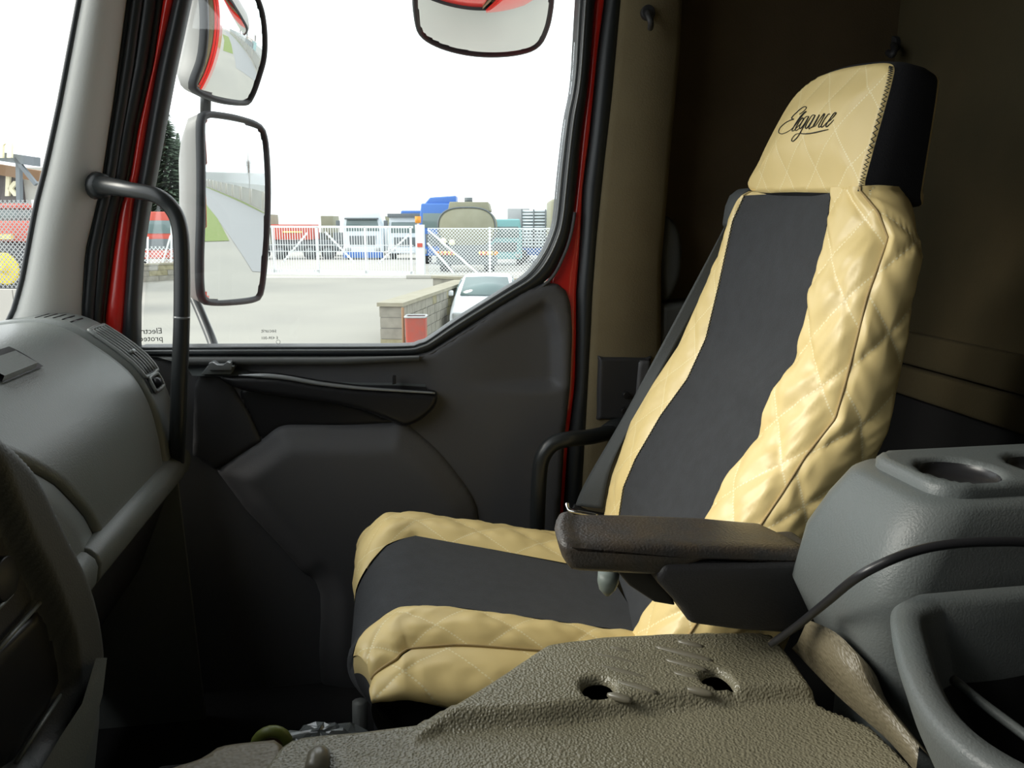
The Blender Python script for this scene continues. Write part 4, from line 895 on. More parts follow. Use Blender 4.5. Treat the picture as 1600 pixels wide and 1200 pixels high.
# road, verge and walls behind the truck (seen in the mirrors); truck-aligned coordinates in metres
def wpoly(name, P, m, z):
    W = [np.array([x, y, EYE + z]) for x, y in P]; o = mk(name, [tuple((p - CAM)/K) for p in W], [tuple(range(len(P)))], m, smooth=False); return st(o)
wpoly('road', [(9, 4.6), (40, 4.0), (90, 0.0), (90, 6.0), (40, 9.3), (9, 10.8)], 'road_grey', GROUND + 0.012)
wpoly('grass_verge', [(13, 2.2), (24, 2.0), (40, 0.5), (40, 3.9), (22, 4.4), (14, 4.3)], 'grass', GROUND + 0.02)
wpoly('grass_verge', [(22, 10.3), (40, 9.3), (80, 6.6), (80, 7.4), (40, 10.0)], 'grass', GROUND + 0.02)
def wbox(x0, x1, y0, y1, z0, z1):  # metres, truck aligned, z from the yard
    V, Fc = bx(x0, x1, y0, y1, z0, z1); return [tuple((np.array([v[0], v[1], EYE + GROUND + v[2]]) - CAM)/K) for v in V], Fc
rw = thing('roadside_wall', 'long grey concrete wall beside the road seen in the large mirror', 'wall', (40, 15.4, EYE + GROUND), kind='structure')
for k in range(14):
    x0 = 8 + k*6.0; mk('panel', *wbox(x0, x0 + 5.9, 12.2 - k*0.38, 12.5 - k*0.38, 0, 1.5), 'gravel', rw, smooth=False)
rf = thing('roadside_fence', 'white paling fence on top of the roadside wall, seen in the mirror', 'fence', (40, 15.4, EYE + GROUND + 1.5))
pl_ = []
for k in range(280):
    x0 = 8 + k*0.3; pl_.append(wbox(x0, x0 + 0.12, 12.32 - (x0-8)*0.063, 12.36 - (x0-8)*0.063, 1.5, 3.0))
o = mk('palings', *join(*pl_), 'box_grey', rf, smooth=False, kind='stuff')
for k in range(2): mk('rail', *wbox(14, 98, 0, 0.05, 1.8 + k*0.8, 1.9 + k*0.8), 'box_grey', rf, smooth=False).location = (0, 0, 0)
def conifer(x, y, z0, h, r, label, sp='ext', n=500, bare=False, grp=None):
    if sp == 'ext': root = ething('bare_tree' if bare else 'conifer_tree', label, 'tree', x, y, z0, grp)
    else: root = thing('bare_tree' if bare else 'conifer_tree', label, 'tree', (x, y, EYE + z0), grp)
    mk('trunk', *tube([(0, 0, 0), (0, 0, h*0.5), (0, 0, h*0.95)], [h*0.02, h*0.014, h*0.003], 6), 'bark', root, sp='loc')
    V, Fc = [], []
    for i in range(n):
        if bare:
            a = random.uniform(0, 2*pi); e = random.uniform(0.1, 1.2); L = h*random.uniform(0.2, 0.5); b0 = np.array([0, 0, h*random.uniform(0.3, 0.6)])
            t = b0 + L*np.array([cos(a)*cos(e), sin(a)*cos(e), sin(e)]); s = 0.02*h*0.12; V += [b0 + [s, 0, 0], b0 - [s, 0, 0], t]
        else:
            q = random.random()**0.8; z = h*(0.08 + 0.92*q); R_ = r*(1-q)*random.uniform(0.5, 1.1) + 0.1; a = random.uniform(0, 2*pi); s = h*0.022*(1.3-q)
            t = np.array([R_*cos(a), R_*sin(a), z - 0.15*R_]); w_ = np.array([-sin(a), cos(a), 0])*s
            V += [t*[.35, .35, 1] + w_ + [0, 0, s], t*[.35, .35, 1] - w_ + [0, 0, s*.4], t + [0, 0, random.uniform(-s, s)]]
        Fc.append((3*i, 3*i+1, 3*i+2))
    mk('branches' if bare else 'foliage', V, Fc, 'bare_twigs' if bare else 'foliage', root, sp='loc', smooth=False, kind='stuff')
    return root
conifer(eD(270, 380, 55)[0], 55, GROUND, 11.6, 3.6, 'tallest dark green conifer behind the grab handle', n=3500)
conifer(eD(292, 380, 65)[0], 65, GROUND, 9.5, 2.4, 'lower conifer right beside the door mirror', n=2500)
conifer(eD(252, 380, 74)[0], 74, GROUND, 8.0, 2.6, 'short bushy conifer at the front edge of the window', n=2500)
conifer(60, 22, GROUND, 8, 2.0, 'dark conifer reflected at the right of the large mirror', 'w', 600)
conifer(70, 17, GROUND, 8.5, 3, 'bare winter tree reflected in the large mirror', 'w', 900, True)
conifer(58, 31, GROUND, 9, 3, 'bare winter tree next to the reflected conifer', 'w', 900, True)
cr = thing('crane_machine', 'orange lattice crane lying behind the fence in the mirror', 'machine', (48, 20, EYE + GROUND + 0.0))
pl_ = []
for k in range(14): pl_.append(bx(-9 + k*1.3, -8.9 + k*1.3, 0, 0.1, 2.2, 3.2))
mk('lattice', *join(bx(-9, 9, 0, 0.15, 3.1, 3.25), bx(-9, 9, 0, 0.15, 2.2, 2.35), *pl_), 'orange', cr, sp='loc', smooth=False)
mk('cab', *bx(-12.5, -9.5, -1, 1.2, 0.6, 2.9), 'truck_cyan', cr, sp='loc', smooth=False); mk('base', *bx(-12, 8, -1, 1, 0, 2.2), 'truck_dark', cr, sp='loc', smooth=False)

# ---- block walls
def blockwall(root, p0, p1, z0a, z0b, rows, rowh, blen, thick, m, side, cap=True):
    """courses of separate blocks between p0 and p1 (ext coords)"""
    p0, p1 = np.array(p0, float), np.array(p1, float); L = np.linalg.norm(p1-p0); t = (p1-p0)/L; nrm = np.array([-t[1], t[0]])*side
    base = {}
    for r in range(rows):
        x = -blen/2 if r % 2 else 0.0
        while x < L - 0.02:
            a, b = max(0, x) + 0.008, min(L, x + blen) - 0.008; x += blen
            if b - a < 0.05: continue
            pr = random.uniform(0.0, 0.012); zz_ = z0a + (z0b-z0a)*((a+b)/2/L) + r*rowh
            c = p0 + t*(a+b)/2; c = c + nrm*(thick/2 - pr*0)
            V, Fc = [], []
            for w_ in (-pr, thick + pr):
                for u_, h_ in ((a, 0.006), (b, 0.006), (b, rowh-0.008), (a, rowh-0.008)):
                    q = p0 + t*u_ + nrm*w_; V.append((q[0], q[1], zz_ + h_))
            Fc = [(0,1,2,3),(7,6,5,4),(0,4,5,1),(1,5,6,2),(2,6,7,3),(3,7,4,0)]
            mk('block', V, Fc, m if random.random() < 0.8 else 'block_moss', root, sp='ext', smooth=False)
    V = []
    for w_ in (0.01, thick-0.01):
        for u_, zz_ in ((0.01, z0a), (L-0.01, z0b), (L-0.01, z0b + rows*rowh), (0.01, z0a + rows*rowh)):
            q = p0 + t*u_ + nrm*w_; V.append((q[0], q[1], zz_))
    mk('mortar_core', V, [(0,1,2,3),(7,6,5,4),(0,4,5,1),(1,5,6,2),(2,6,7,3),(3,7,4,0)], 'mortar', root, sp='ext', smooth=False)
    if cap:
        V = []
        for w_ in (-0.04, thick + 0.04):
            for u_, zz_, h_ in ((-0.04, z0a, 0), (L, z0b, 0), (L, z0b, .07), (-0.04, z0a, .07)):
                q = p0 + t*u_ + nrm*w_; V.append((q[0], q[1], zz_ + rows*rowh + h_))
        mk('coping', V, [(0,1,2,3),(7,6,5,4),(0,4,5,1),(1,5,6,2),(2,6,7,3),(3,7,4,0)], 'cap_stone', root, sp='ext', smooth=False)
a0 = eD(592, 472, 14.0); a1 = eD(627, 473, 14.0); a2 = eD(665, 437, 22.0)
topz = a1[2]; farz = a2[2]
wr_ = ething('block_wall', 'concrete block wall with stone coping running away beside the driveway', 'wall', a1[0], 14, GROUND, kind='structure')
wth = a1[0] - a0[0]
hN = 0.20
blockwall(wr_, (a1[0], 14.0), (a2[0], 22.0), topz - 0.07 - 5*hN, farz - 0.07 - 5*hN, 5, hN, 0.40, wth, 'block', 1)
wb = ething('block_wall', 'grey concrete block wall at the back of the car lot', 'wall', 3, 22.2, GROUND, kind='structure')
b1 = eD(668, 439, 22.3); b2 = eD(905, 444, 22.3)
blockwall(wb, (a2[0], 22.3), (b2[0], 22.3), farz - 0.04 - 5*0.215, b2[2] - 5*0.215, 5, 0.215, 0.62, 0.25, 'block', 1)
wl = ething('block_wall', 'low grey block wall along the road near the red truck', 'wall', -18, 33, GROUND, kind='structure')
l1, l2 = eD(150, 452, 30), eD(300, 432, 34)
blockwall(wl, (l1[0], 30), (l2[0], 34), GROUND, GROUND, 3, 0.22, 0.8, 0.3, 'block', 1, cap=True)

# ---- gate and fence
gt = ething('sliding_gate', 'white steel sliding gate with vertical bars and diagonal braces', 'gate', eD(530, 428, 36)[0], 36, GROUND)
GD = 36.0
def ex(u): return eD(u, 400, GD)[0]
def ez(v): return eD(600, v, GD)[2]
def bar(x0, z0, x1, z1, w_, D, dy=0.05):
    a, b = np.array([x0, z0]), np.array([x1, z1]); t = (b-a)/np.linalg.norm(b-a); n = np.array([-t[1], t[0]])*w_/2
    P = [a-n, b-n, b+n, a+n]; V = [(p[0], D, p[1]) for p in P] + [(p[0], D+dy, p[1]) for p in P]
    return V, [(0,1,2,3),(7,6,5,4),(0,4,5,1),(1,5,6,2),(2,6,7,3),(3,7,4,0)]
zb_, zt2 = ez(427), ez(354)
for u in (330, 421, 495, 573, 646): mk('post', *bar(ex(u), zb_, ex(u), zt2, 0.10, GD), 'white_steel', gt, sp='ext', smooth=False)
mk('top_rail', *bar(ex(330), zt2, ex(650), zt2 - 0.02, 0.10, GD), 'white_steel', gt, sp='ext', smooth=False)
mk('bottom_rail', *bar(ex(330), zb_ + 0.02, ex(650), zb_ - 0.02, 0.28, GD), 'white_steel', gt, sp='ext', smooth=False)
for v in (383, 393): mk('middle_rail', *bar(ex(330), ez(v), ex(650), ez(v), 0.03, GD), 'white_steel', gt, sp='ext', smooth=False)
for (a, b) in (((436, 410), (479, 364)), ((508, 362), (556, 412)), ((592, 412), (646, 364))): mk('brace', *bar(ex(a[0]), ez(a[1]), ex(b[0]), ez(b[1]), 0.08, GD), 'white_steel', gt, sp='ext', smooth=False)
mk('bars', *join(*[bar(ex(332) + k*0.125, zb_, ex(332) + k*0.125, zt2, 0.028, GD, .02) for k in range(int((ex(646)-ex(332))/0.125))]), 'white_steel', gt, sp='ext', smooth=False, kind='stuff')
gp = ething('gate_post', 'broad white gate post with small red notice and orange warning lamp', 'post', eD(658, 430, 35.6)[0], 35.6, GROUND)
u0, u1 = eD(651, 430, 35.6)[0], eD(664, 430, 35.6)[0]; zz0, zz1 = eD(657, 433, 35.6)[2], eD(657, 351, 35.6)[2]
mk('column', *bx(u0, u1, 35.5, 35.75, GROUND, zz1), 'white_steel', gp, sp='ext', smooth=False)
mk('notice', *bx(u0 + .1, u1 - .05, 35.45, 35.49, eD(657, 386, 35.6)[2], eD(657, 380, 35.6)[2]), 'truck_red', gp, sp='ext', smooth=False)
mk('warning_lamp', *cyl((eD(653, 341, 35.6)[0], 35.6, zz1 + 0.22), 0.14, 0.3, n=12), 'orange', gp, sp='ext')
mk('lamp_stem', *cyl((eD(653, 341, 35.6)[0], 35.6, zz1 + 0.05), 0.05, 0.2, n=8), 'white_steel', gp, sp='ext')
FD = 35.0
def chain(root, x0, x1, z0, z1, D, cell, w_, m='white_steel'):
    V, Fc = [], []; H = z1 - z0; n0 = int((x1-x0+H)/cell) + 1
    for s in (1, -1):
        for k in range(-int(H/cell)-1, n0):
            xs_ = x0 + k*cell; a = np.array([xs_, z0]); b = np.array([xs_ + H, z1])
            if s < 0: a, b = np.array([xs_, z1]), np.array([xs_ + H, z0])
            def clip(p, q):
                if q[0] <= x0 or p[0] >= x1: return None
                if p[0] < x0: p = p + (q-p)*((x0-p[0])/(q[0]-p[0]))
                if q[0] > x1: q = p + (q-p)*((x1-p[0])/(q[0]-p[0]))
                return p, q
            r_ = clip(a, b)
            if r_ is None: continue
            v, f = bar(r_[0][0], r_[0][1], r_[1][0], r_[1][1], w_, D, w_); n_ = len(V); V += v; Fc += [tuple(i + n_ for i in q) for q in f[:2]]
    mk('wire_mesh', V, Fc, m, root, sp='ext', smooth=False, kind='stuff')
cf = ething('chain_link_fence', 'white chain link fence with diagonal stays right of the gate post', 'fence', 1, FD, GROUND)
fx = lambda u: eD(u, 400, FD)[0]; fz = lambda v: eD(750, v, FD)[2]
chain(cf, fx(664), fx(930), fz(432), fz(358), FD, 0.16, 0.022)
for u in (764, 905): mk('post', *bar(fx(u), fz(434), fx(u), fz(355), 0.10, FD), 'white_steel', cf, sp='ext', smooth=False)
mk('top_wire', *bar(fx(664), fz(357), fx(930), fz(357), 0.04, FD), 'white_steel', cf, sp='ext', smooth=False)
for (a, b) in (((665, 359), (748, 430)), ((664, 380), (706, 428))): mk('brace', *bar(fx(a[0]), fz(a[1]), fx(b[0]), fz(b[1]), 0.09, FD - .1), 'white_steel', cf, sp='ext', smooth=False)
kb = mk('kerb_beam', *bx(fx(640), fx(785), 33.6, 34.2, GROUND, GROUND + 0.16), 'gravel', sp='ext', bevel=0.03); tag(kb, 'pale concrete kerb beam below the chain link fence', 'kerb')

# ---- vehicles
def wheel(root, x, y, z, r, wd, rimm='truck_dark', axis=0):
    t = mk('wheel', *cyl((x, y, z), r, wd, axis=axis, n=20), 'tyre', root, sp='loc', bevel=0.04)
    mk('wheel_hub', *cyl((x, y, z), r*0.55, wd + 0.04, axis=axis, n=16), rimm, t, sp='loc')
def vthing(name, label, u, v, D, z=GROUND, rot=0.0, grp=None): return ething(name, label, 'truck', eD(u, v, D)[0], D, z, grp, rot)
def cabfront(root, w_, h, m, y=0.0, d=2.0, glass=True, x=0.0, z0=0.5):
    pr = [(-w_/2, z0), (w_/2, z0), (w_/2, h*0.62), (w_/2*0.86, h), (-w_/2*0.86, h), (-w_/2, h*0.62)]
    fr = Frame((x, y, 0), (1, 0, 0), (0, 0, 1), 'loc'); V, Fc = prism([(a, b) for a, b in pr], fr, 0, -d)
    mk('cab', V, Fc, m, root, sp='loc', bevel=0.08)
    if glass: mk('windscreen', *prism([(-w_*.42, h*.60), (w_*.42, h*.60), (w_*.38, h*.84), (-w_*.38, h*.84)], fr, 0.0, 0.04), 'car_glass', root, sp='loc', bevel=0.02)
    mk('grille', *prism([(-w_*.32, h*.30), (w_*.32, h*.30), (w_*.34, h*.50), (-w_*.34, h*.50)], fr, 0, 0.05), 'truck_dark', root, sp='loc', bevel=0.01)
    mk('bumper', *prism([(-w_*.5, h*.14), (w_*.5, h*.14), (w_*.5, h*.27), (-w_*.5, h*.27)], fr, 0, 0.12), m, root, sp='loc', bevel=0.03)
    for s in (-1, 1): mk('headlamp', *prism([(s*w_*.44, h*.17), (s*w_*.30, h*.17), (s*w_*.30, h*.25), (s*w_*.44, h*.25)], fr, 0.12, 0.15), 'box_grey', root, sp='loc')
S = 50/1200.0
t = vthing('parked_truck', 'white truck cab with grey windscreen parked facing the gate', 568, 405, 52)
cabfront(t, 2.65, 3.1, 'truck_white', d=2.2, x=0)
mk('sun_visor', *bx(-1.1, 1.1, -0.35, 0.0, 2.62, 2.72), 'truck_dark', t, sp='loc', bevel=.02)
mk('under_bumper', *bx(-1.3, 1.3, -0.2, 0.3, 0.1, 0.5), 'truck_blue', t, sp='loc', bevel=.03)
for s in (-1, 1):
    mk('side_mirror', *bx(s*1.58-.12, s*1.58+.12, -.2, 0, 2.1, 2.55), 'truck_dark', t, sp='loc', bevel=.02); wheel(t, s*1.05, 0.6, 0.5, 0.5, 0.35)
t = vthing('parked_truck', 'pale blue-grey truck cab with dark roof visor left of the gate post', 634, 405, 52)
cabfront(t, 2.3, 2.9, 'truck_white', x=0)
mk('roof_visor', *bx(-1.1, 1.1, -0.3, 0.3, 2.75, 3.0), 'truck_dark', t, sp='loc', bevel=.03)
mk('roof_deflector', *bx(-.3, 1.1, 0.3, 1.5, 2.9, 3.2), 'truck_blue', t, sp='loc', bevel=.1)
for s in (-1, 1): wheel(t, s*0.9, 0.6, 0.5, 0.5, 0.35)
t = vthing('parked_truck', 'red flatbed truck body seen low through the gate bars', 461, 400, 52)
mk('headboard', *bx(-2.0, -1.55, 0, 2, 1.0, 2.95), 'khaki', t, sp='loc', bevel=.02); mk('body', *bx(-1.5, 1.2, 0, 2, 1.3, 2.3), 'truck_red', t, sp='loc', bevel=.03)
mk('stripe', *bx(-.7, .6, -.04, 0, 1.75, 1.85), 'hazard', t, sp='loc'); mk('chassis', *bx(-2.6, 2.8, 0.2, 1.8, 0.5, 1.25), 'truck_dark', t, sp='loc', bevel=.02)
for x in (-2.2, -1.0, 1.0, 2.2): wheel(t, x, 0.2, 0.5, 0.5, 0.35, axis=1)
t = vthing('parked_truck', 'dark empty truck chassis between the red flatbed and white cab', 521, 400, 57)
mk('headboard', *bx(-.8, .1, 0, 2, 1.0, 2.9), 'khaki', t, sp='loc', bevel=.02); mk('chassis', *bx(-2.0, 2.0, 0.0, 2, 0.55, 1.7), 'truck_dark', t, sp='loc', bevel=.03)
for x in (-1.5, 1.4): wheel(t, x, 0.0, 0.5, 0.5, 0.35, axis=1)
t = vthing('parked_truck', 'dull yellow-grey trailer body behind the gate between two cabs', 606, 400, 60)
mk('body', *bx(-.7, .7, 0, 6, 0.9, 2.9), 'khaki', t, sp='loc', bevel=.03); mk('chassis', *bx(-.9, .9, -.1, 6, 0.45, 0.9), 'truck_dark', t, sp='loc', bevel=.03)
for s in (-1, 1): wheel(t, s*.7, 0.2, 0.45, 0.45, 0.3)
# blue cab and tanker
t = vthing('parked_truck', 'bright blue truck cab beside the khaki tanker', 689, 430, 46)
cabfront(t, 2.3, 3.5, 'truck_blue', glass=True, x=-0.1)
mk('roof_fairing', *prism([(-1.0, 3.4), (0.95, 3.4), (0.95, 3.95), (-0.6, 3.85)], Frame((0, .3, 0), (1, 0, 0), (0, 0, 1), 'loc'), 0, -1.5), 'truck_blue', t, sp='loc', bevel=.08)
for s in (-1, 1): wheel(t, s*0.8, 0.6, 0.5, 0.5, 0.35)
t = vthing('tanker_truck', 'khaki military tanker truck seen from behind with hazard stripes', 730, 433, 38.5)
el = lambda w_, h_, y, zc_: [(w_*np.sign(cos(a))*abs(cos(a))**0.7, y, zc_ + h_*np.sign(sin(a))*abs(sin(a))**0.8) for a in np.linspace(0, 2*pi, 40, endpoint=False)]
mk('tank', *grid([[(0, -.02, 2.15)]*40, el(1.3, .85, -.0, 2.15), el(1.42, .98, .10, 2.15), el(1.42, .98, 5, 2.15)], closed_v=True), 'khaki', t, sp='loc')
mk('tank_rim', *tube(np.array(el(1.42, .98, .05, 2.15) + [el(1.42, .98, .05, 2.15)[0]]), .04, 6, caps=False), 'truck_dark', t, sp='loc')
mk('top_box', *prism([(-.95, 2.95), (1.15, 2.95), (1.05, 3.4), (-.85, 3.4)], Frame((0, .4, 0), (1, 0, 0), (0, 0, 1), 'loc'), 0, -4), 'khaki', t, sp='loc', bevel=.03)
mk('hatch', *cyl((0.05, 1.0, 3.5), .2, .25, n=12), 'truck_dark', t, sp='loc')
mk('rear_frame', *bx(-1.35, 1.35, -.1, 1, 0.75, 1.3), 'truck_dark', t, sp='loc', bevel=.02); mk('underrun', *bx(-1.5, 1.5, -.15, .2, 0.35, 0.75), 'truck_dark', t, sp='loc', bevel=.02)
for s in (-1, 1):
    mk('hazard_board', *bx(s*.95-.35, s*.95+.35, -.2, -.12, 0.82, 1.02), 'hazard', t, sp='loc')
    for k in range(3): mk('hazard_stripe', *bx(s*.95-.28+k*.22, s*.95-.18+k*.22, -.22, -.2, 0.82, 1.02), 'truck_red', t, sp='loc')
    mk('rear_lamp', *cyl((s*1.45, -.2, 0.92), .11, .08, axis=1, n=12), 'orange', t, sp='loc'); wheel(t, s*1.1, 0.4, 0.5, 0.52, 0.5)
mk('number_disc', *cyl((-1.15, -.1, 1.5), .17, .05, axis=1, n=16), 'sign_white', t, sp='loc'); mk('number_disc', *cyl((-.72, -.1, 1.45), .15, .05, axis=1, n=16), 'sign_white', t, sp='loc')
t = vthing('parked_truck', 'turquoise old truck nose to the right of the tanker', 790, 425, 44.5)
cabfront(t, 1.9, 2.6, 'truck_cyan', x=0); [wheel(t, s*.8, .5, .5, .5, .35) for s in (-1, 1)]
t = vthing('parked_truck', 'grey tarpaulin box body behind the turquoise truck', 810, 425, 53)
mk('box_body', *bx(-.75, .75, 0, 5, 1.0, 3.35), 'box_grey', t, sp='loc', bevel=.05); mk('chassis', *bx(-.8, .8, 0.1, 5, .5, .95), 'truck_blue', t, sp='loc', bevel=.03); [wheel(t, s*.6, .3, .45, .45, .3) for s in (-1, 1)]
t = vthing('cattle_trailer', 'pale slatted livestock trailer near the right fence end', 842, 425, 47.5)
for k in range(12): mk('slat', *bx(-1.1, 1.1, -.03, .03, 1.0 + k*.185, 1.10 + k*.185), 'truck_white', t, sp='loc')
for k in range(4): mk('upright', *bx(-1.1 + k*.72, -1.02 + k*.72, -.06, .06, 0.9, 3.2), 'truck_dark', t, sp='loc')
mk('box_body', *bx(-1.05, 1.05, .1, 5, .9, 3.15), 'box_grey', t, sp='loc', bevel=.02); mk('chassis', *bx(-1.1, 1.1, 0, 5, .45, .9), 'truck_blue', t, sp='loc', bevel=.02); [wheel(t, s*.9, .3, .45, .45, .3) for s in (-1, 1)]
t = vthing('parked_truck', 'tall khaki box truck cut off by the window edge', 889, 425, 41)
mk('box_body', *bx(-1.0, 1.6, 0, 5, 1.1, 3.6), 'khaki', t, sp='loc', bevel=.15); mk('round_sign', *cyl((-.1, -.05, 2.9), .16, .04, axis=1, n=16), 'sign_white', t, sp='loc')
mk('chassis', *bx(-1.0, 1.6, .1, 5, .5, 1.1), 'truck_dark', t, sp='loc', bevel=.03); [wheel(t, s, .3, .5, .5, .35) for s in (-.7, 1.2)]
t = vthing('parked_truck', 'pale red truck cab seen between windscreen pillar and grab handle', 250, 405, 44, rot=0.3)
cabfront(t, 2.3, 3.0, 'truck_red', x=0); mk('body', *bx(-1.2, 1.2, 2.1, 7, 1.0, 2.4), 'truck_red', t, sp='loc', bevel=.03); [wheel(t, s*.9, .6, .5, .5, .35) for s in (-1, 1)]
fl = ething('mesh_fence', 'white wire mesh fence with slanted posts in front of the red truck', 'fence', eD(250, 430, 36)[0], 36, GROUND)
for (a, b) in (((228, 432), (229, 370)), ((249, 425), (268, 368)), ((268, 430), (270, 340))):
    mk('post', *bar(eD(*a, 36)[0], eD(*a, 36)[2], eD(*b, 36)[0], eD(*b, 36)[2], .07, 36), 'white_steel', fl, sp='ext', smooth=False)
chain(fl, eD(150, 430, 36)[0], eD(300, 430, 36)[0], eD(250, 429, 36)[2], eD(250, 385, 36)[2], 36.05, 0.2, 0.02)

# white car
car = ething('parked_car', 'small white hatchback parked in front of the block wall', 'car', eD(757, 470, 17.5)[0], 17.5, GROUND - 0.29)
ps = [(0.02, .25), (0.0, .55), (.12, .72), (.9, .88), (1.05, .93), (1.75, 1.36), (2.6, 1.40), (3.4, 1.34), (3.75, .95), (3.8, .35), (3.6, .22)]
rows = []
for x_, k in ((-.80, .86), (-.77, .95), (-.66, 1.0), (0, 1.015), (.66, 1.0), (.77, .95), (.80, .86)):
    rows.append([(x_*(1.0 if z < .92 else 1.0 - (z-.92)*.42) , y, .22 + (z-.22)*k + 0.0) for y, z in ps])
mk('body', *grid(rows), 'car_white', car, sp='loc', sub=1)
mk('windscreen', *grid([[(-.62, 1.02, .955), (0, .98, .965), (.62, 1.02, .955)], [(-.52, 1.66, 1.335), (0, 1.62, 1.35), (.52, 1.66, 1.335)]]), 'car_glass', car, sp='loc', solid=.03)
for s in (-1, 1):
    mk('side_window', *grid([[(s*.76, 1.25, .95), (s*.76, 3.1, .95)], [(s*.64, 1.78, 1.27), (s*.64, 2.9, 1.27)]]), 'car_glass', car, sp='loc', solid=.03)
    mk('door_mirror', *bx(s*.80, s*.98, 1.15, 1.30, .92, 1.05), 'car_white', car, sp='loc', bevel=.03)
    mk('headlamp', *bx(s*.45, s*.74, -.02, .12, .50, .64), 'box_grey', car, sp='loc', bevel=.03)
    for y in (.65, 3.05): wheel(car, s*.72, y, .29, .29, .2)
mk('grille', *bx(-.22, .22, -.03, .05, .50, .60), 'truck_dark', car, sp='loc', bevel=.02); mk('lower_grille', *bx(-.5, .5, -.02, .06, .28, .40), 'truck_dark', car, sp='loc', bevel=.02)

# litter bin by the pillar
p0 = eD(634, 494, 13.4); p1 = eD(666, 494, 13.4); pb = GROUND - 0.1
bn = ething('litter_bin', 'rusty red litter bin with grey rim beside the wall pillar', 'bin', (p0[0]+p1[0])/2, 13.4, pb)
hb = p0[2] - pb; wb_ = (p1[0]-p0[0])/2
mk('bin_body', *grid([rr(-wb_*.92, wb_*.92, -.15, .15, .05, 0), rr(-wb_, wb_, -.17, .17, .05, hb)], closed_v=True), 'bin_red', bn, sp='loc')
mk('bin_rim', *tube(np.array(rr(-wb_, wb_, -.17, .17, .05, hb) + [rr(-wb_, wb_, -.17, .17, .05, hb)[0]]), .018, 8, caps=False), 'box_grey', bn, sp='loc')
mk('bin_post', *cyl((-wb_ - .05, 0, (hb+.15)/2), .025, hb + .15, n=10), 'brown_wood', bn, sp='loc')

# ---- left side, through the windscreen
bd_ = ething('workshop_building', 'low workshop with dark sign band and steel canopy frame', 'building', eD(0, 430, 26)[0], 26, GROUND)
B = lambda u, v, D=26.0: eD(u, v, D)
def ebx(u0, u1, v0, v1, D, dy=0.3, dd=26.0): a, b = eD(u0, v1, D), eD(u1, v0, D); return bx(a[0], b[0], D, D + dy, a[2], b[2])
mk('wall', *ebx(-260, 90, 262, 440, 27.0, 4), 'grey_wall', bd_, sp='ext', smooth=False)
mk('sign_band', *ebx(-200, 25, 272, 322, 26.8, .2), 'sign_dark', bd_, sp='ext', smooth=False)
mk('fascia_board', *bar(B(-200, 235)[0], B(-200, 235)[2], B(55, 275)[0], B(55, 275)[2], .35, 26.4, .3), 'brown_wood', bd_, sp='ext', smooth=False)
mk('canopy_beam', *bar(B(-200, 215)[0], B(-200, 215)[2], B(78, 255)[0], B(78, 255)[2], .28, 25.6, .3), 'steel_beam', bd_, sp='ext', smooth=False)
mk('canopy_beam', *bar(B(45, 250)[0], B(45, 250)[2], B(80, 290)[0], B(80, 290)[2], .12, 25.6, .1), 'steel_beam', bd_, sp='ext', smooth=False)
mk('canopy_post', *bar(B(46, 440)[0], B(46, 440)[2], B(46, 250)[0], B(46, 250)[2], .14, 25.7, .14), 'steel_beam', bd_, sp='ext', smooth=False)
def etext(s, u, v, D, size, sh=0.2):
    p = eD(u, v, D); c = bpy.data.curves.new('t', 'FONT'); c.body = s; c.size = size; c.extrude = .04; c.offset = 0.03; c.shear = sh
    t_ = bpy.data.objects.new('t', c); COL.objects.link(t_); bpy.context.view_layer.update()
    me = bpy.data.meshes.new_from_object(t_.evaluated_get(bpy.context.evaluated_depsgraph_get())); bpy.data.objects.remove(t_)
    V = [(p[0] + q.co.x, D - q.co.z, p[2] + q.co.y) for q in me.vertices]
    mk('sign_letter', V, [tuple(f.vertices) for f in me.polygons], 'sign_white', bd_, sp='ext', smooth=False)
etext('k', 3, 305, 26.7, 0.95); etext('m', -8, 246, 25.4, 1.1)
rt = ething('red_truck', 'old red truck with yellow wheel hubs behind the wire fence at left', 'truck', eD(20, 440, 21)[0], 21, GROUND)
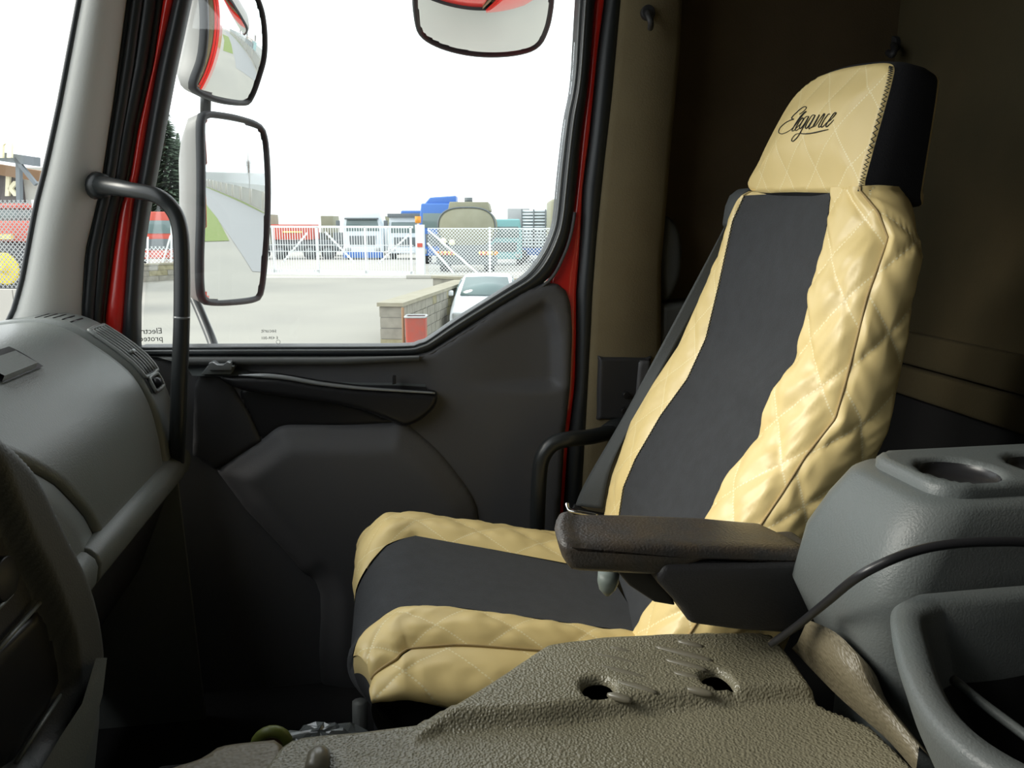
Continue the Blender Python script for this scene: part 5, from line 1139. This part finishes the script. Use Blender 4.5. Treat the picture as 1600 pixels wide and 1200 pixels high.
def rt_box(u0, u1, v0, v1, D, dy): return ebx(u0, u1, v0, v1, D, dy)
mk('bonnet', *ebx(-150, 55, 345, 378, 20.6, 1.8), 'truck_red', rt, sp='ext', bevel=.05)
mk('stripe', *ebx(-150, 25, 366, 374, 20.5, .1), 'hazard', rt, sp='ext', smooth=False)
mk('cab_glass', *ebx(-150, 30, 325, 345, 20.9, 1.3), 'car_glass', rt, sp='ext', bevel=.05)
mk('roof', *ebx(-150, 34, 318, 326, 20.8, 1.5), 'truck_red', rt, sp='ext', bevel=.05)
mk('chassis', *ebx(-150, 60, 378, 425, 21.0, 1.5), 'truck_dark', rt, sp='ext', bevel=.05)
for u in (24, -18):
    c = eD(u, 419, 20.5); tw_ = mk('wheel', *cyl(c, .62, .35, axis=1, n=28), 'tyre', rt, sp='ext', bevel=.04); mk('wheel_hub', *cyl((c[0], c[1] - .05, c[2]), .42, .36, axis=1, n=24), 'yellow', tw_, sp='ext', bevel=.04); mk('hub_cap', *cyl((c[0], c[1] - .1, c[2]), .12, .42, axis=1, n=12), 'yellow', tw_, sp='ext')
lf = ething('mesh_fence', 'wire mesh fence on the low wall left of the windscreen pillar', 'fence', eD(30, 450, 17)[0], 17, GROUND)
chain(lf, eD(-60, 440, 17)[0], eD(90, 440, 17)[0], eD(20, 452, 17)[2], eD(20, 312, 17)[2], 17.3, 0.11, 0.014, 'box_grey')
mk('post', *bar(eD(50, 380, 17)[0], eD(50, 375, 17)[2], eD(43, 312, 17)[0], eD(43, 312, 17)[2], .05, 17.2), 'white_steel', lf, sp='ext', smooth=False)
wl2 = ething('concrete_wall', 'low grey concrete wall under the wire fence at far left', 'wall', eD(30, 480, 17)[0], 17, GROUND, kind='structure')
a, b = eD(-60, 452, 17), eD(110, 452, 17)
for k in range(4): x0 = a[0] + (b[0]-a[0])*k/4; mk('panel', *bx(x0, x0 + (b[0]-a[0])/4 - .02, 16.9, 17.1, GROUND, a[2]), 'gravel', wl2, sp='ext', smooth=False)
